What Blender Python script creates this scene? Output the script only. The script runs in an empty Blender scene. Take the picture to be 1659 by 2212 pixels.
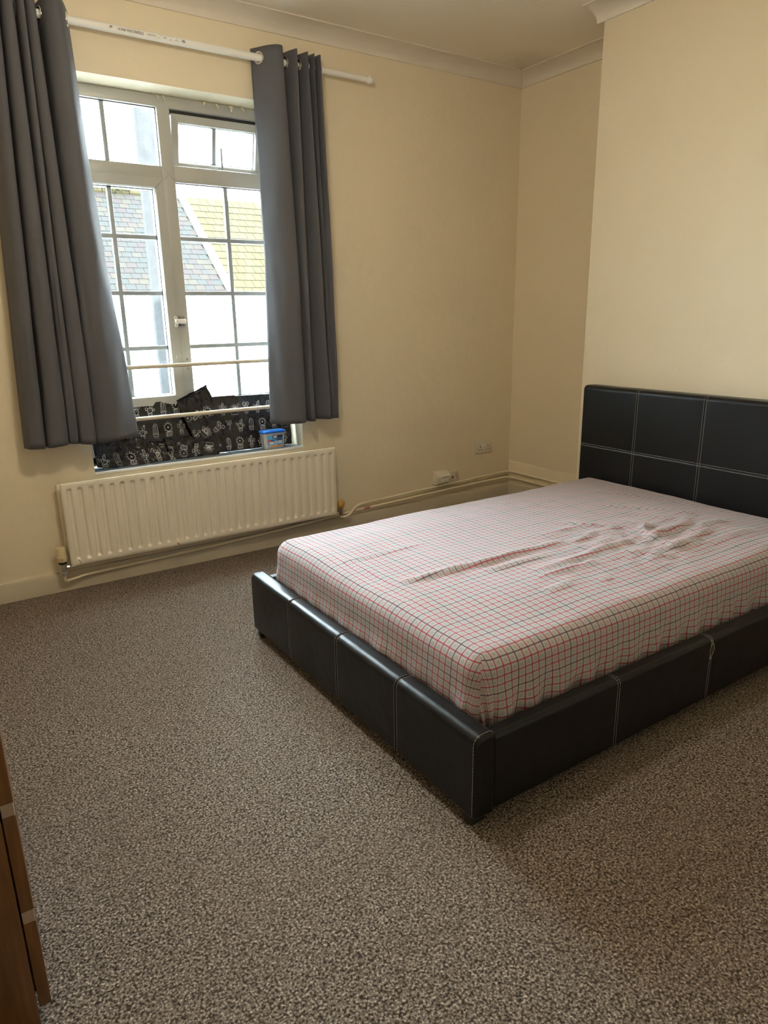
import bpy, bmesh, math, random
from mathutils import Vector, Matrix, noise
random.seed(7)
sc = bpy.context.scene
C = sc.collection
PI = math.pi

# ------------------------------------------------------------------ camera
cam = bpy.data.objects.new('camera', bpy.data.cameras.new('camera'))
C.objects.link(cam)
cam.data.sensor_fit = 'VERTICAL'
cam.data.sensor_height = 24.0
cam.data.lens = 1489.9752 * 24.0 / 2212.0
cam.data.clip_start = 0.02
cam.data.clip_end = 300
cam.matrix_world = (Matrix.Translation((0.12725, -3.62727, 1.32)) @ Matrix.Rotation(-0.591, 4, 'Z')
                    @ Matrix.Rotation(1.2922, 4, 'X') @ Matrix.Rotation(-0.0167, 4, 'Z'))
sc.camera = cam

# ------------------------------------------------------------------ sky, sun, exposure
SKY = 3.25
FILL = 3.75  # glow strength of the added fill lamp
w = bpy.data.worlds.new('sky'); sc.world = w; w.use_nodes = True
wn = w.node_tree
bg = wn.nodes['Background']
bg.inputs[0].default_value = (0.80, 0.94, 1.0, 1)      # bright hazy white sky
bg.inputs[1].default_value = SKY
sun = bpy.data.objects.new('sun', bpy.data.lights.new('sun', 'SUN')); C.objects.link(sun)
sun.data.energy = 5.0; sun.data.angle = math.radians(0.6); sun.data.color = (1.0, 0.95, 0.87)
sun.rotation_euler = Vector((0.30, 1.0, -0.86)).to_track_quat('-Z', 'Y').to_euler()
sun.location = (0, -12, 14)
portal = bpy.data.objects.new('window_portal', bpy.data.lights.new('window_portal', 'AREA')); C.objects.link(portal)
portal.data.shape = 'RECTANGLE'; portal.data.size = 1.24; portal.data.size_y = 1.84
portal.data.cycles.is_portal = True          # sampling guide for the daylight only, gives no light itself
portal.location = (1.4035, 0.31, 1.475); portal.rotation_euler = (-PI / 2, 0, 0)
sc.view_settings.view_transform = 'Standard'
sc.view_settings.look = 'None'
sc.view_settings.gamma = 1.0
sc.view_settings.use_curve_mapping = False
sc.view_settings.exposure = 4.24
sc.cycles.use_denoising = True
sc.cycles.max_bounces = 8
sc.cycles.diffuse_bounces = 5
sc.cycles.glossy_bounces = 3
sc.cycles.use_adaptive_sampling = True
sc.cycles.adaptive_threshold = 0.05
sc.cycles.adaptive_min_samples = 16
sc.cycles.use_light_tree = True
sc.cycles.transparent_max_bounces = 16

# ------------------------------------------------------------------ materials
class G:
    """small node-graph helper"""
    def __init__(s, name):
        s.m = bpy.data.materials.new(name); s.m.use_nodes = True
        s.t = s.m.node_tree; s.p = s.t.nodes['Principled BSDF']; s.out = s.t.nodes['Material Output']
    def n(s, typ, **kw):
        nd = s.t.nodes.new('ShaderNode' + typ)
        for k, v in kw.items(): setattr(nd, k, v)
        return nd
    def put(s, sock, v):
        if isinstance(v, bpy.types.NodeSocket): s.t.links.new(v, sock)
        elif isinstance(v, (tuple, list)) and len(v) == 3 and sock.type == 'RGBA': sock.default_value = (*v, 1)
        else: sock.default_value = v
    def math(s, op, a, b=0.0, c=0.0):
        nd = s.n('Math', operation=op)
        s.put(nd.inputs[0], a); s.put(nd.inputs[1], b); s.put(nd.inputs[2], c)
        return nd.outputs[0]
    def mix(s, f, a, b, blend='MIX'):
        nd = s.n('Mix', data_type='RGBA', blend_type=blend)
        s.put(nd.inputs[0], f); s.put(nd.inputs[6], a); s.put(nd.inputs[7], b)
        return nd.outputs[2]
    def co(s, which='Object', scale=(1, 1, 1)):
        tc = s.n('TexCoord'); mp = s.n('Mapping'); s.t.links.new(tc.outputs[which], mp.inputs[0])
        mp.inputs['Scale'].default_value = scale
        return mp.outputs[0]
    def noise(s, vec, scale, detail=4, rough=0.55):
        nd = s.n('TexNoise'); s.put(nd.inputs['Vector'], vec)
        nd.inputs['Scale'].default_value = scale; nd.inputs['Detail'].default_value = detail
        nd.inputs['Roughness'].default_value = rough
        return nd.outputs[0]
    def ramp(s, f, stops):
        nd = s.n('ValToRGB'); s.put(nd.inputs[0], f)
        e = nd.color_ramp.elements
        while len(e) < len(stops): e.new(0.5)
        for i, (p, c) in enumerate(stops):
            e[i].position = p; e[i].color = (*c, 1)
        return nd.outputs[0]
    def bump(s, h, strength, dist=0.01, prev=None):
        nd = s.n('Bump'); s.put(nd.inputs['Height'], h)
        nd.inputs['Strength'].default_value = strength; nd.inputs['Distance'].default_value = dist
        if prev is not None: s.put(nd.inputs['Normal'], prev)
        return nd.outputs[0]
    def fin(s, color=None, rough=None, normal=None, **kw):
        if color is not None: s.put(s.p.inputs['Base Color'], color)
        if rough is not None: s.put(s.p.inputs['Roughness'], rough)
        if normal is not None: s.put(s.p.inputs['Normal'], normal)
        for k, v in kw.items(): s.put(s.p.inputs[k.replace('_', ' ')], v)
        return s.m

def plain(name, col, rough=0.5, var=0.0, bump=0.0, bscale=40, **kw):
    g = G(name); c = col
    v = g.co()
    if var:
        n = g.noise(v, 9, 1)
        c = g.mix(n, tuple(x * (1 - var) for x in col), tuple(min(1, x * (1 + var)) for x in col))
    nm = g.bump(g.noise(v, bscale, 2), bump, 0.004) if bump else None
    return g.fin(c, rough, nm, **kw)

def wall_paint():
    g = G('cream wall paint'); v = g.co()
    big = g.noise(v, 1.3, 1); med = g.noise(v, 11, 2.5, 0.6)
    c = g.mix(big, (0.75, 0.655, 0.49), (0.79, 0.695, 0.525))
    n = g.bump(med, 0.28, 0.012)
    return g.fin(c, 0.6, n, Specular_IOR_Level=0.3)

def ceiling_paint():
    g = G('ceiling paint'); v = g.co()
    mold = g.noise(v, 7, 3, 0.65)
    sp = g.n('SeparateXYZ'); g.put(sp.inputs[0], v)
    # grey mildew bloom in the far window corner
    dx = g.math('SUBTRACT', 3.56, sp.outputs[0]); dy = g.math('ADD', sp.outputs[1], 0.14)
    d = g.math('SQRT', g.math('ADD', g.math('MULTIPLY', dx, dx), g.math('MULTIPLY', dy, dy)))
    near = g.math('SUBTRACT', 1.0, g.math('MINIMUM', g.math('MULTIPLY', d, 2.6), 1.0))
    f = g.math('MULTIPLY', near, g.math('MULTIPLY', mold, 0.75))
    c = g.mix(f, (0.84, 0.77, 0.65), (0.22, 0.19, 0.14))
    return g.fin(c, 0.75)

def carpet():
    g = G('brown loop carpet'); v = g.co()
    a = g.noise(v, 165, 1.5, 0.6)
    vo = g.n('TexVoronoi'); g.put(vo.inputs['Vector'], v); vo.inputs['Scale'].default_value = 190
    b = g.noise(v, 2.2, 1, 0.6)
    h = g.math('ADD', g.math('MULTIPLY', a, 0.75), g.math('MULTIPLY', g.math('SUBTRACT', 0.9, vo.outputs[0]), 0.28))
    c = g.ramp(h, [(0.36, (0.042, 0.031, 0.023)), (0.55, (0.248, 0.203, 0.170)), (0.74, (0.63, 0.555, 0.48))])
    c = g.mix(g.math('MULTIPLY', g.math('SUBTRACT', b, 0.35), 0.6), c, (0.16, 0.115, 0.085))
    n = g.bump(a, 0.6, 0.006)
    return g.fin(c, 0.95, n, Specular_IOR_Level=0.1)

def leather(name='black leather'):
    g = G(name); v = g.co()
    vo = g.n('TexVoronoi', feature='DISTANCE_TO_EDGE'); g.put(vo.inputs['Vector'], v); vo.inputs['Scale'].default_value = 420
    n = g.bump(vo.outputs[0], 0.08, 0.0012)
    n = g.bump(g.noise(v, 16, 1), 0.25, 0.006, n)
    r = g.math('ADD', 0.27, g.math('MULTIPLY', g.noise(v, 5, 1), 0.16))
    return g.fin((0.007, 0.007, 0.008), r, n, Specular_IOR_Level=0.32)

def checked_sheet():
    g = G('red checked cotton'); uv = g.n('UVMap').outputs[0]
    sp = g.n('SeparateXYZ'); g.put(sp.inputs[0], uv)
    P = 0.0262
    def axis(sock):
        x = g.math('DIVIDE', sock, P)
        f = g.math('FRACT', x)
        d = g.math('ABSOLUTE', g.math('SUBTRACT', f, 0.5))
        line = g.math('LESS_THAN', d, 0.082)
        k = g.math('MODULO', g.math('ADD', g.math('FLOOR', x), 400.0), 4.0)
        dark = g.math('LESS_THAN', k, 0.5)
        cell = g.math('SMOOTH_MIN', g.math('MULTIPLY', g.math('SUBTRACT', d, 0.24), 9.0), 1.0, 0.2)
        cell = g.math('MAXIMUM', cell, 0.0)
        return line, dark, cell
    lu, du, cu = axis(sp.outputs[0]); lv, dv, cv = axis(sp.outputs[1])
    base = g.mix(g.math('MULTIPLY', g.math('MULTIPLY', cu, cv), 0.42), (0.44, 0.44, 0.46), (0.235, 0.233, 0.235))
    red, dark = (0.36, 0.014, 0.045), (0.085, 0.022, 0.055)
    c = g.mix(g.math('MULTIPLY', lu, 0.82), base, g.mix(du, red, dark))
    c = g.mix(g.math('MULTIPLY', lv, 0.82), c, g.mix(dv, red, dark))
    wv = g.noise(uv, 900, 2)
    n = g.bump(wv, 0.15, 0.0008)
    return g.fin(c, 0.9, n, Sheen_Weight=0.2)

def curtain_cloth():
    g = G('charcoal woven curtain'); uv = g.n('UVMap').outputs[0]
    mp = g.n('Mapping'); g.put(mp.inputs[0], uv); mp.inputs['Scale'].default_value = (1, 0.12, 1)
    a = g.noise(mp.outputs[0], 900, 2)
    mp2 = g.n('Mapping'); g.put(mp2.inputs[0], uv); mp2.inputs['Scale'].default_value = (0.12, 1, 1)
    b = g.noise(mp2.outputs[0], 900, 2)
    h = g.math('ADD', a, b)
    c = g.mix(g.math('MULTIPLY', h, 0.5), (0.072, 0.074, 0.088), (0.155, 0.155, 0.172))
    n = g.bump(h, 0.25, 0.0008)
    g.fin(c, 0.8, n, Sheen_Weight=0.12, Sheen_Roughness=0.4)
    tr = g.n('BsdfTranslucent'); tr.inputs[0].default_value = (0.075, 0.08, 0.095, 1)
    mx = g.n('MixShader'); mx.inputs[0].default_value = 0.18
    g.t.links.new(g.p.outputs[0], mx.inputs[1]); g.t.links.new(tr.outputs[0], mx.inputs[2])
    g.t.links.new(mx.outputs[0], g.out.inputs[0])
    return g.m

def pane_glass():
    g = G('window glass')
    t = g.n('BsdfTransparent'); t.inputs[0].default_value = (0.93, 0.95, 0.95, 1)
    gl = g.n('BsdfGlossy'); gl.inputs['Roughness'].default_value = 0.02
    fr = g.n('Fresnel'); fr.inputs[0].default_value = 1.45
    mx = g.n('MixShader'); g.put(mx.inputs[0], g.math('MULTIPLY', fr.outputs[0], 0.6))
    g.t.links.new(t.outputs[0], mx.inputs[1]); g.t.links.new(gl.outputs[0], mx.inputs[2])
    g.t.links.new(mx.outputs[0], g.out.inputs[0])
    return g.m

def wood():
    g = G('brown wood veneer'); v = g.co('Object', (14, 14, 1.2))
    n = g.noise(v, 5, 6, 0.6)
    c = g.ramp(n, [(0.3, (0.10, 0.042, 0.013)), (0.6, (0.17, 0.075, 0.024)), (0.8, (0.22, 0.10, 0.035))])
    return g.fin(c, 0.32, g.bump(n, 0.05, 0.001))

def slate(name, cols):
    g = G(name)
    oi = g.n('ObjectInfo')
    r = g.ramp(oi.outputs['Random'], [(i / (len(cols) - 1), c) for i, c in enumerate(cols)])
    v = g.co()
    n = g.noise(v, 7, 5, 0.7)
    c = g.mix(g.math('MULTIPLY', n, 0.5), r, tuple(x * 0.6 for x in cols[0]))
    return g.fin(c, 0.9, g.bump(n, 0.3, 0.01), Specular_IOR_Level=0.05)

def trv_cream(): return plain('aged cream plastic', (0.72, 0.60, 0.38), 0.45)

M = dict(
    wall=wall_paint(), ceil=ceiling_paint(), carpet=carpet(), leather=leather(), sheet=checked_sheet(),
    cloth=curtain_cloth(), glass=pane_glass(), wood=wood(),
    cove=plain('white coving paint', (0.72, 0.655, 0.56), 0.6, 0.04, 0.1, 60),
    skirt=plain('cream gloss skirting paint', (0.55, 0.49, 0.38), 0.4, 0.10, 0.25, 14),
    pipe=plain('cream gloss pipe paint', (0.82, 0.73, 0.54), 0.3, 0.04, 0.08, 60),
    rad=plain('off white radiator enamel', (0.80, 0.735, 0.62), 0.3, 0.03, 0.04, 12),
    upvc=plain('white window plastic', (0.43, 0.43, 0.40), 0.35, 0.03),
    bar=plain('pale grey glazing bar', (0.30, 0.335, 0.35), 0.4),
    gasket=plain('black window gasket', (0.02, 0.02, 0.02), 0.6),
    white=plain('white plastic', (0.80, 0.79, 0.75), 0.35),
    rod=plain('white enamelled pole', (0.80, 0.79, 0.75), 0.3),
    chrome=plain('chrome', (0.75, 0.75, 0.74), 0.14, Metallic=1.0),
    dullmetal=plain('dull brass metal', (0.35, 0.29, 0.20), 0.45, Metallic=1.0),
    railpaint=plain('cream painted steel rail', (0.62, 0.55, 0.43), 0.35, 0.05),
    cream=trv_cream(), socket=plain('ivory socket plastic', (0.72, 0.66, 0.54), 0.35),
    black=plain('black plastic', (0.012, 0.012, 0.013), 0.45),
    hole=plain('dark socket hole', (0.02, 0.015, 0.01), 0.8),
    yellow=plain('yellow painted knob', (0.62, 0.33, 0.07), 0.5, 0.2, 0.2, 60),
    thread=plain('pale grey thread', (0.50, 0.49, 0.46), 0.8),
    tile=plain('blue grey glazed tile', (0.20, 0.25, 0.30), 0.15, 0.1),
    grout=plain('white grout', (0.78, 0.76, 0.70), 0.6),
    bag=plain('black plastic film', (0.014, 0.012, 0.014), 0.19, 0.2, 1.0, 34),
    print=plain('white print', (0.80, 0.80, 0.82), 0.4),
    blue=plain('bright blue plastic', (0.005, 0.15, 0.72), 0.3),
    label=plain('blue label paper', (0.10, 0.27, 0.55), 0.45), navy=plain('navy label ink', (0.015, 0.025, 0.13), 0.45),
    sky_ink=plain('light blue label ink', (0.10, 0.45, 0.80), 0.45), orange=plain('orange label ink', (0.75, 0.36, 0.06), 0.45),
    red_ink=plain('red label ink', (0.60, 0.05, 0.06), 0.45), pale=plain('pale label ink', (0.55, 0.62, 0.70), 0.45),
    greyink=plain('grey label ink', (0.22, 0.22, 0.22), 0.5), flake=plain('peeling cream paint', (0.72, 0.66, 0.48), 0.6),
    rust=plain('rust', (0.22, 0.07, 0.02), 0.8), redpaint=plain('faded red paint', (0.50, 0.20, 0.15), 0.5),
    render=plain('white house render', (0.62, 0.62, 0.60), 0.8, 0.03, 0.2, 8),
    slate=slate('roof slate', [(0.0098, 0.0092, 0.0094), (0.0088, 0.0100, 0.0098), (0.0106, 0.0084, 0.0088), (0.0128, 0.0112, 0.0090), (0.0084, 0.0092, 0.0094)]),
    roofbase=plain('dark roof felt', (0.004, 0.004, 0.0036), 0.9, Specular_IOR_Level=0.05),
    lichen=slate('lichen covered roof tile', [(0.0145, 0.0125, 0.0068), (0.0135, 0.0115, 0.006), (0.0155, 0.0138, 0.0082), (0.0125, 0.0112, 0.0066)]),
    concrete=plain('exposed aggregate concrete', (0.015, 0.0155, 0.0165), 0.9, 0.25, 1.0, 55, Specular_IOR_Level=0.05),
    leaf=plain('green leaf', (0.06, 0.10, 0.02), 0.6), twig=plain('brown twig', (0.05, 0.035, 0.02), 0.8),
    dimglass=plain('dark house window glass', (0.06, 0.075, 0.07), 0.1), netting=plain('pale green house curtain', (0.22, 0.26, 0.13), 0.8),
    road=plain('pale tarmac', (0.12, 0.12, 0.12), 0.9, 0.1, 0.3, 30),
    brickred=plain('exterior wall render', (0.45, 0.42, 0.38), 0.85, 0.06),
)
def tub_plastic():
    g = G('translucent white tub plastic')
    g.fin((0.72, 0.74, 0.74), 0.35, None, Transmission_Weight=0.35, IOR=1.3)
    return g.m
M['tub'] = tub_plastic()

# ------------------------------------------------------------------ mesh helpers
def mesh_obj(name, verts, faces, mat, parent=None, smooth=None, uv=None, origin=None):
    """one mesh object; verts are in world space and are made local to the parent's origin"""
    o0 = origin
    if o0 is None: o0 = parent['o'] if (parent is not None and 'o' in parent.keys()) else (0, 0, 0)
    o0 = Vector(o0[:])
    me = bpy.data.meshes.new(name)
    me.from_pydata([Vector(v) - o0 for v in verts], [], faces)
    if uv is not None:
        ul = me.uv_layers.new(name='UVMap')
        for l in me.loops: ul.data[l.index].uv = uv[l.vertex_index]
    me.validate(); me.update()
    mats = mat if isinstance(mat, (list, tuple)) else [mat]
    for m in mats: me.materials.append(m)
    if smooth is not None:
        for p in me.polygons: p.use_smooth = True
        me.set_sharp_from_angle(angle=math.radians(smooth))
    o = bpy.data.objects.new(name, me); C.objects.link(o)
    if parent is not None: o.parent = parent
    elif origin is not None: o.location = o0
    return o

class MB:
    def __init__(s): s.v = []; s.f = []
    def add(s, vs, fs):
        b = len(s.v); s.v += [tuple(v) for v in vs]; s.f += [tuple(i + b for i in f) for f in fs]; return s
    def box(s, x0, x1, y0, y1, z0, z1, bev=0.0, seg=2):
        bm = bmesh.new(); bmesh.ops.create_cube(bm, size=1)
        for v in bm.verts: v.co = Vector(((x0 + x1) / 2 + v.co.x * (x1 - x0), (y0 + y1) / 2 + v.co.y * (y1 - y0), (z0 + z1) / 2 + v.co.z * (z1 - z0)))
        if bev: bmesh.ops.bevel(bm, geom=bm.edges[:], offset=bev, segments=seg, profile=0.5, affect='EDGES')
        return s.bm(bm)
    def bm(s, bm, mtx=None):
        bm.verts.index_update()
        vs = [(mtx @ v.co if mtx else v.co)[:] for v in bm.verts]
        fs = [[v.index for v in f.verts] for f in bm.faces]
        bm.free(); return s.add(vs, fs)
    def obox(s, mtx, sx, sy, sz, bev=0.0, seg=2):
        bm = bmesh.new(); bmesh.ops.create_cube(bm, size=1)
        for v in bm.verts: v.co = Vector((v.co.x * sx, v.co.y * sy, v.co.z * sz))
        if bev: bmesh.ops.bevel(bm, geom=bm.edges[:], offset=bev, segments=seg, profile=0.5, affect='EDGES')
        return s.bm(bm, mtx)
    def tube(s, pts, r, n=10, caps=True):
        pts = [Vector(p) for p in pts]; rs = r if isinstance(r, (list, tuple)) else [r] * len(pts)
        prev = None; vs = []
        for i, p in enumerate(pts):
            t = (pts[min(i + 1, len(pts) - 1)] - pts[max(i - 1, 0)]).normalized()
            if prev is None:
                a = Vector((0, 0, 1)) if abs(t.z) < 0.9 else Vector((1, 0, 0)); u = t.cross(a).normalized()
            else: u = (prev - t * prev.dot(t)).normalized()
            prev = u; b = t.cross(u)
            for k in range(n):
                an = 2 * PI * k / n; vs.append(p + (u * math.cos(an) + b * math.sin(an)) * rs[i])
        fs = []
        for i in range(len(pts) - 1):
            for k in range(n):
                k2 = (k + 1) % n; fs.append((i * n + k, i * n + k2, (i + 1) * n + k2, (i + 1) * n + k))
        if caps: fs += [tuple(range(n - 1, -1, -1)), tuple((len(pts) - 1) * n + k for k in range(n))]
        return s.add(vs, fs)
    def lathe(s, prof, mtx, n=24):
        """prof: (r, h) along local Z"""
        vs = []; fs = []
        for r, h in prof:
            for k in range(n):
                an = 2 * PI * k / n; vs.append(mtx @ Vector((r * math.cos(an), r * math.sin(an), h)))
        m = len(prof)
        for i in range(m - 1):
            for k in range(n):
                k2 = (k + 1) % n; fs.append((i * n + k, i * n + k2, (i + 1) * n + k2, (i + 1) * n + k))
        fs += [tuple(range(n - 1, -1, -1)), tuple((m - 1) * n + k for k in range(n))]
        return s.add(vs, fs)
    def loft(s, rings, closed=True, caps=True):
        n = len(rings[0]); vs = [p for r in rings for p in r]; fs = []
        for i in range(len(rings) - 1):
            for k in range(n if closed else n - 1):
                k2 = (k + 1) % n; fs.append((i * n + k, i * n + k2, (i + 1) * n + k2, (i + 1) * n + k))
        if caps and closed: fs += [tuple(range(n - 1, -1, -1)), tuple((len(rings) - 1) * n + k for k in range(n))]
        return s.add(vs, fs)
    def make(s, name, mat, parent=None, smooth=None, origin=None):
        return mesh_obj(name, s.v, s.f, mat, parent, smooth, None, origin)

def fixn(o):
    bm = bmesh.new(); bm.from_mesh(o.data); bmesh.ops.recalc_face_normals(bm, faces=bm.faces); bm.to_mesh(o.data); bm.free()
    return o
def thing(name, label, cat, loc=(0, 0, 0), rz=0.0, group=None, kind=None):
    o = bpy.data.objects.new(name, None); C.objects.link(o)
    o.location = loc; o.rotation_euler = (0, 0, rz); o.empty_display_size = 0.05
    o['o'] = list(loc)
    tag(o, label, cat, group, kind); return o
def wnorm(o):
    o.modifiers.new('flat', 'WEIGHTED_NORMAL').keep_sharp = True; return o
def tag(o, label=None, cat=None, group=None, kind=None):
    if label: o['label'] = label
    if cat: o['category'] = cat
    if group: o['group'] = group
    if kind: o['kind'] = kind
    return o
def struct(o, label=None): 
    o['kind'] = 'structure'
    if label: o['label'] = label
    return o
def pos(o, parent):
    o['o'] = list(parent['o']); return o   # lets a part carry sub-parts in the same frame
def T(x, y, z): return Matrix.Translation((x, y, z))
RX = lambda a: Matrix.Rotation(a, 4, 'X')
RY = lambda a: Matrix.Rotation(a, 4, 'Y')
RZ = lambda a: Matrix.Rotation(a, 4, 'Z')
def lerp(a, b, t): return a + (b - a) * t
def smooth01(t): t = max(0., min(1., t)); return t * t * (3 - 2 * t)
def crom(p, n):
    """Catmull-Rom through a list of tuples, n samples per span"""
    out = []; m = len(p)
    for i in range(m - 1):
        a = p[max(i - 1, 0)]; b = p[i]; c = p[i + 1]; d = p[min(i + 2, m - 1)]
        for k in range(n):
            t = k / n
            out.append(tuple(0.5 * (2 * b[j] + (c[j] - a[j]) * t + (2 * a[j] - 5 * b[j] + 4 * c[j] - d[j]) * t * t + (3 * b[j] - a[j] - 3 * c[j] + d[j]) * t ** 3) for j in range(len(b))))
    out.append(tuple(p[-1])); return out

# ------------------------------------------------------------------ the room
XL, XR, XC = -0.42, 3.678, 3.2627
YB = -4.45                      # wall behind the camera
YC = -0.982                     # near corner of the chimney breast
YC2 = -2.75
ZCL = 2.755                     # ceiling
WX0, WX1, WZ0, WZ1 = 0.816, 1.991, 0.570, 2.380   # window opening
WT = 0.30                       # outer wall thickness

struct(MB().box(XL - 0.2, XR + 0.2, YB - 0.2, 0.1, -0.12, 0).make('floor', M['carpet']), 'brown speckled fitted carpet')
struct(MB().box(XL - 0.2, XR + 0.2, YB - 0.2, WT, ZCL, ZCL + 0.15).make('ceiling', M['ceil']), 'off white ceiling with mildew in the corner')
# back wall with the window opening
xs = [XL - 0.2, WX0, WX1, XR + 0.2]; zs = [-0.3, WZ0, WZ1, 4.62]
vv = []; ff = []
for y in (0, WT):
    for z in zs:
        for x in xs: vv.append((x, y, z))
def vi(k, j, i): return k * 16 + j * 4 + i
for j in range(3):
    for i in range(3):
        if (i, j) == (1, 1): continue
        ff.append((vi(0, j, i), vi(0, j, i + 1), vi(0, j + 1, i + 1), vi(0, j + 1, i)))
        ff.append((vi(1, j, i), vi(1, j + 1, i), vi(1, j + 1, i + 1), vi(1, j, i + 1)))
for a, b in (((1, 1), (1, 2)), ((1, 2), (2, 2)), ((2, 2), (2, 1)), ((2, 1), (1, 1))):
    ff.append((vi(0, *a), vi(0, *b), vi(1, *b), vi(1, *a)))
for a, b in (((0, 0), (0, 3)), ((0, 3), (3, 3)), ((3, 3), (3, 0)), ((3, 0), (0, 0))):
    ff.append((vi(0, *a), vi(0, *b), vi(1, *b), vi(1, *a)))
wall_back = struct(fixn(mesh_obj('wall_back', vv, ff, M['wall'])), 'cream painted wall with the window')
struct(MB().box(XR, XR + 0.2, YB - 0.2, 0.05, -0.1, ZCL + 0.1).make('wall_right', M['wall']), 'cream painted alcove wall')
struct(MB().box(XL - 0.2, XL, YB - 0.2, 0.05, -0.1, ZCL + 0.1).make('wall_left', M['wall']), 'cream painted wall beside the chest of drawers')
struct(MB().box(XL - 0.2, XR + 0.2, YB - 0.2, YB, -0.1, ZCL + 0.1).make('wall_front', M['wall']), 'cream painted wall')
struct(MB().box(XC, XR + 0.02, YC2, YC, -0.05, ZCL + 0.05, 0.006, 2).make('wall_chimney', M['wall'], None, 30), 'cream painted chimney breast behind the headboard')
# plaster ledge left by the old skirting in the alcove
mb = MB(); ring = []
for i in range(25):
    y = -0.01 + (YC + 0.0) * i / 24 ; h = 0.275 + 0.006 * noise.noise((y * 9, 0, 0)); d = 0.010 + 0.004 * noise.noise((y * 13, 4, 0))
    ring.append([(XR + 0.01, y, 0.11), (XR - d, y, 0.11), (XR - d, y, h - 0.012), (XR - d * 0.4, y, h), (XR + 0.01, y, h + 0.002)])
struct(fixn(mb.loft(ring).make('trim_1', M['wall'], None, 50)), 'rough plaster ledge low on the alcove wall')

# coving: concave profile, lips at both ends
def cove_profile(b, a):
    p = [(0.0, 0.0), (0.010, 0.0), (0.010, 0.006)]
    for k in range(9):
        t = k / 8 * PI / 2
        p.append((0.010 + (b - 0.016) * (1 - math.cos(t)), 0.006 + (a - 0.013) * math.sin(t)))
    p += [(b, a - 0.007), (b, a), (0.0, a)]
    return p                       # (distance from wall, height)
def cove(name, fn, label, st=((0, 0), (1, 0))):
    rings = [[fn(t, d, h) for d, h in cove_profile(0.122, ZCL - 2.695 + 0.002)] for t in (0, 1)]
    return struct(fixn(MB().loft(rings).make(name, M['cove'], None, 35)), label)
cove('trim_2', lambda t, d, h: ((XL - 0.02) if t == 0 else XR - d, -d + 0.001, 2.695 + h), 'white concave coving along the window wall')
cove('trim_3', lambda t, d, h: (XR - d + 0.001, -d if t == 0 else YC - 0.03, 2.695 + h), 'white concave coving along the alcove wall')
cove('trim_4', lambda t, d, h: (XC - d + 0.001, -0.945 if t == 0 else YC2 - 0.02, 2.695 + h), 'white concave coving with a cut end on the chimney breast')

# skirting boards
def board(fn, L, H, Tk, name, label):
    n = 60; rings = []
    for i in range(n + 1):
        s = L * i / n; e = 0.0015 * noise.noise((s * 7, 1, 2))
        rings.append([fn(s, d, h) for d, h in ((-0.004, 0.0), (Tk + e, 0.0), (Tk + e, H - 0.012), (Tk - 0.006, H + e), (-0.004, H + e))])
    return struct(fixn(MB().loft(rings).make(name, M['skirt'], None, 40)), label)
board(lambda s, d, h: (XL + s, -d, h), XR - XL, 0.098, 0.020, 'baseboard_back', 'cream painted skirting board under the radiator')
board(lambda s, d, h: (XR - d, -s, h), 0.982, 0.110, 0.018, 'baseboard_right', 'cream painted skirting board in the alcove')
board(lambda s, d, h: (XL + d, -s, h), -YB, 0.098, 0.018, 'baseboard_left', 'cream painted skirting board on the left wall')

# warm fill lamp, added out of view to brighten far wall and ceiling
FILL_POS = (1.00, -1.75, 2.30)
fill_lamp = thing('added_fill_lamp', 'added unseen globe lamp giving warm fill light', 'lamp', (FILL_POS[0], FILL_POS[1], ZCL))
MB().lathe([(.045, 0), (.045, .012), (.02, .022), (.004, .024)], T(FILL_POS[0], FILL_POS[1], ZCL - .0005) @ RX(PI), 20).make('fill_rose', M['white'], fill_lamp, 40)
MB().tube([(FILL_POS[0], FILL_POS[1], ZCL - .02), (FILL_POS[0], FILL_POS[1], FILL_POS[2] + .11)], .004, 8).make('fill_flex', M['white'], fill_lamp)
gm = G('fill lamp glow'); gm.fin((.9, .88, .82), .4); gm.p.inputs['Emission Color'].default_value = (1.0, 0.89, 0.70, 1); gm.p.inputs['Emission Strength'].default_value = FILL
prof = [(.12 * math.sin(a), -.12 * math.cos(a)) for a in [0.05 + k * (PI - .35) / 8 for k in range(9)]]
MB().lathe(prof, T(*FILL_POS), 14).make('fill_globe', gm.m, fill_lamp, 60)
MB().lathe([(.035, 0), (.035, .03), (.012, .04)], T(FILL_POS[0], FILL_POS[1], FILL_POS[2] + .105), 16).make('fill_holder', M['white'], fill_lamp, 40)

# ------------------------------------------------------------------ window
win = thing('window_1', 'white plastic casement window with grey glazing bars', None, (0, 0, 0), kind='structure')
Y0, Y1 = 0.155, 0.225
def wbar(name, x0, x1, z0, z1, y0=Y0, y1=Y1, mat='upvc', bev=0.004, parent=win):
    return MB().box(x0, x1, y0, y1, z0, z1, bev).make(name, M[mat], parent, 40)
wbar('window_frame', WX0 + 0.002, WX1 - 0.002, 2.325, 2.379)              # head
wbar('window_frame', WX0 + 0.002, WX0 + 0.062, 0.585, 2.326)
wbar('window_frame', WX1 - 0.062, WX1 - 0.002, 0.585, 2.326)
wbar('window_frame', WX0 + 0.002, WX1 - 0.002, 0.579, 0.63)
wbar('mullion', 1.352, 1.417, 0.628, 2.328)
wbar('transom', WX0 + 0.06, 1.354, 1.990, 2.058)
wbar('transom', 1.415, WX1 - 0.06, 1.988, 2.066)
wbar('transom', WX0 + 0.06, 1.354, 0.845, 0.885)
wbar('transom', 1.415, WX1 - 0.06, 0.845, 0.885)
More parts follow.
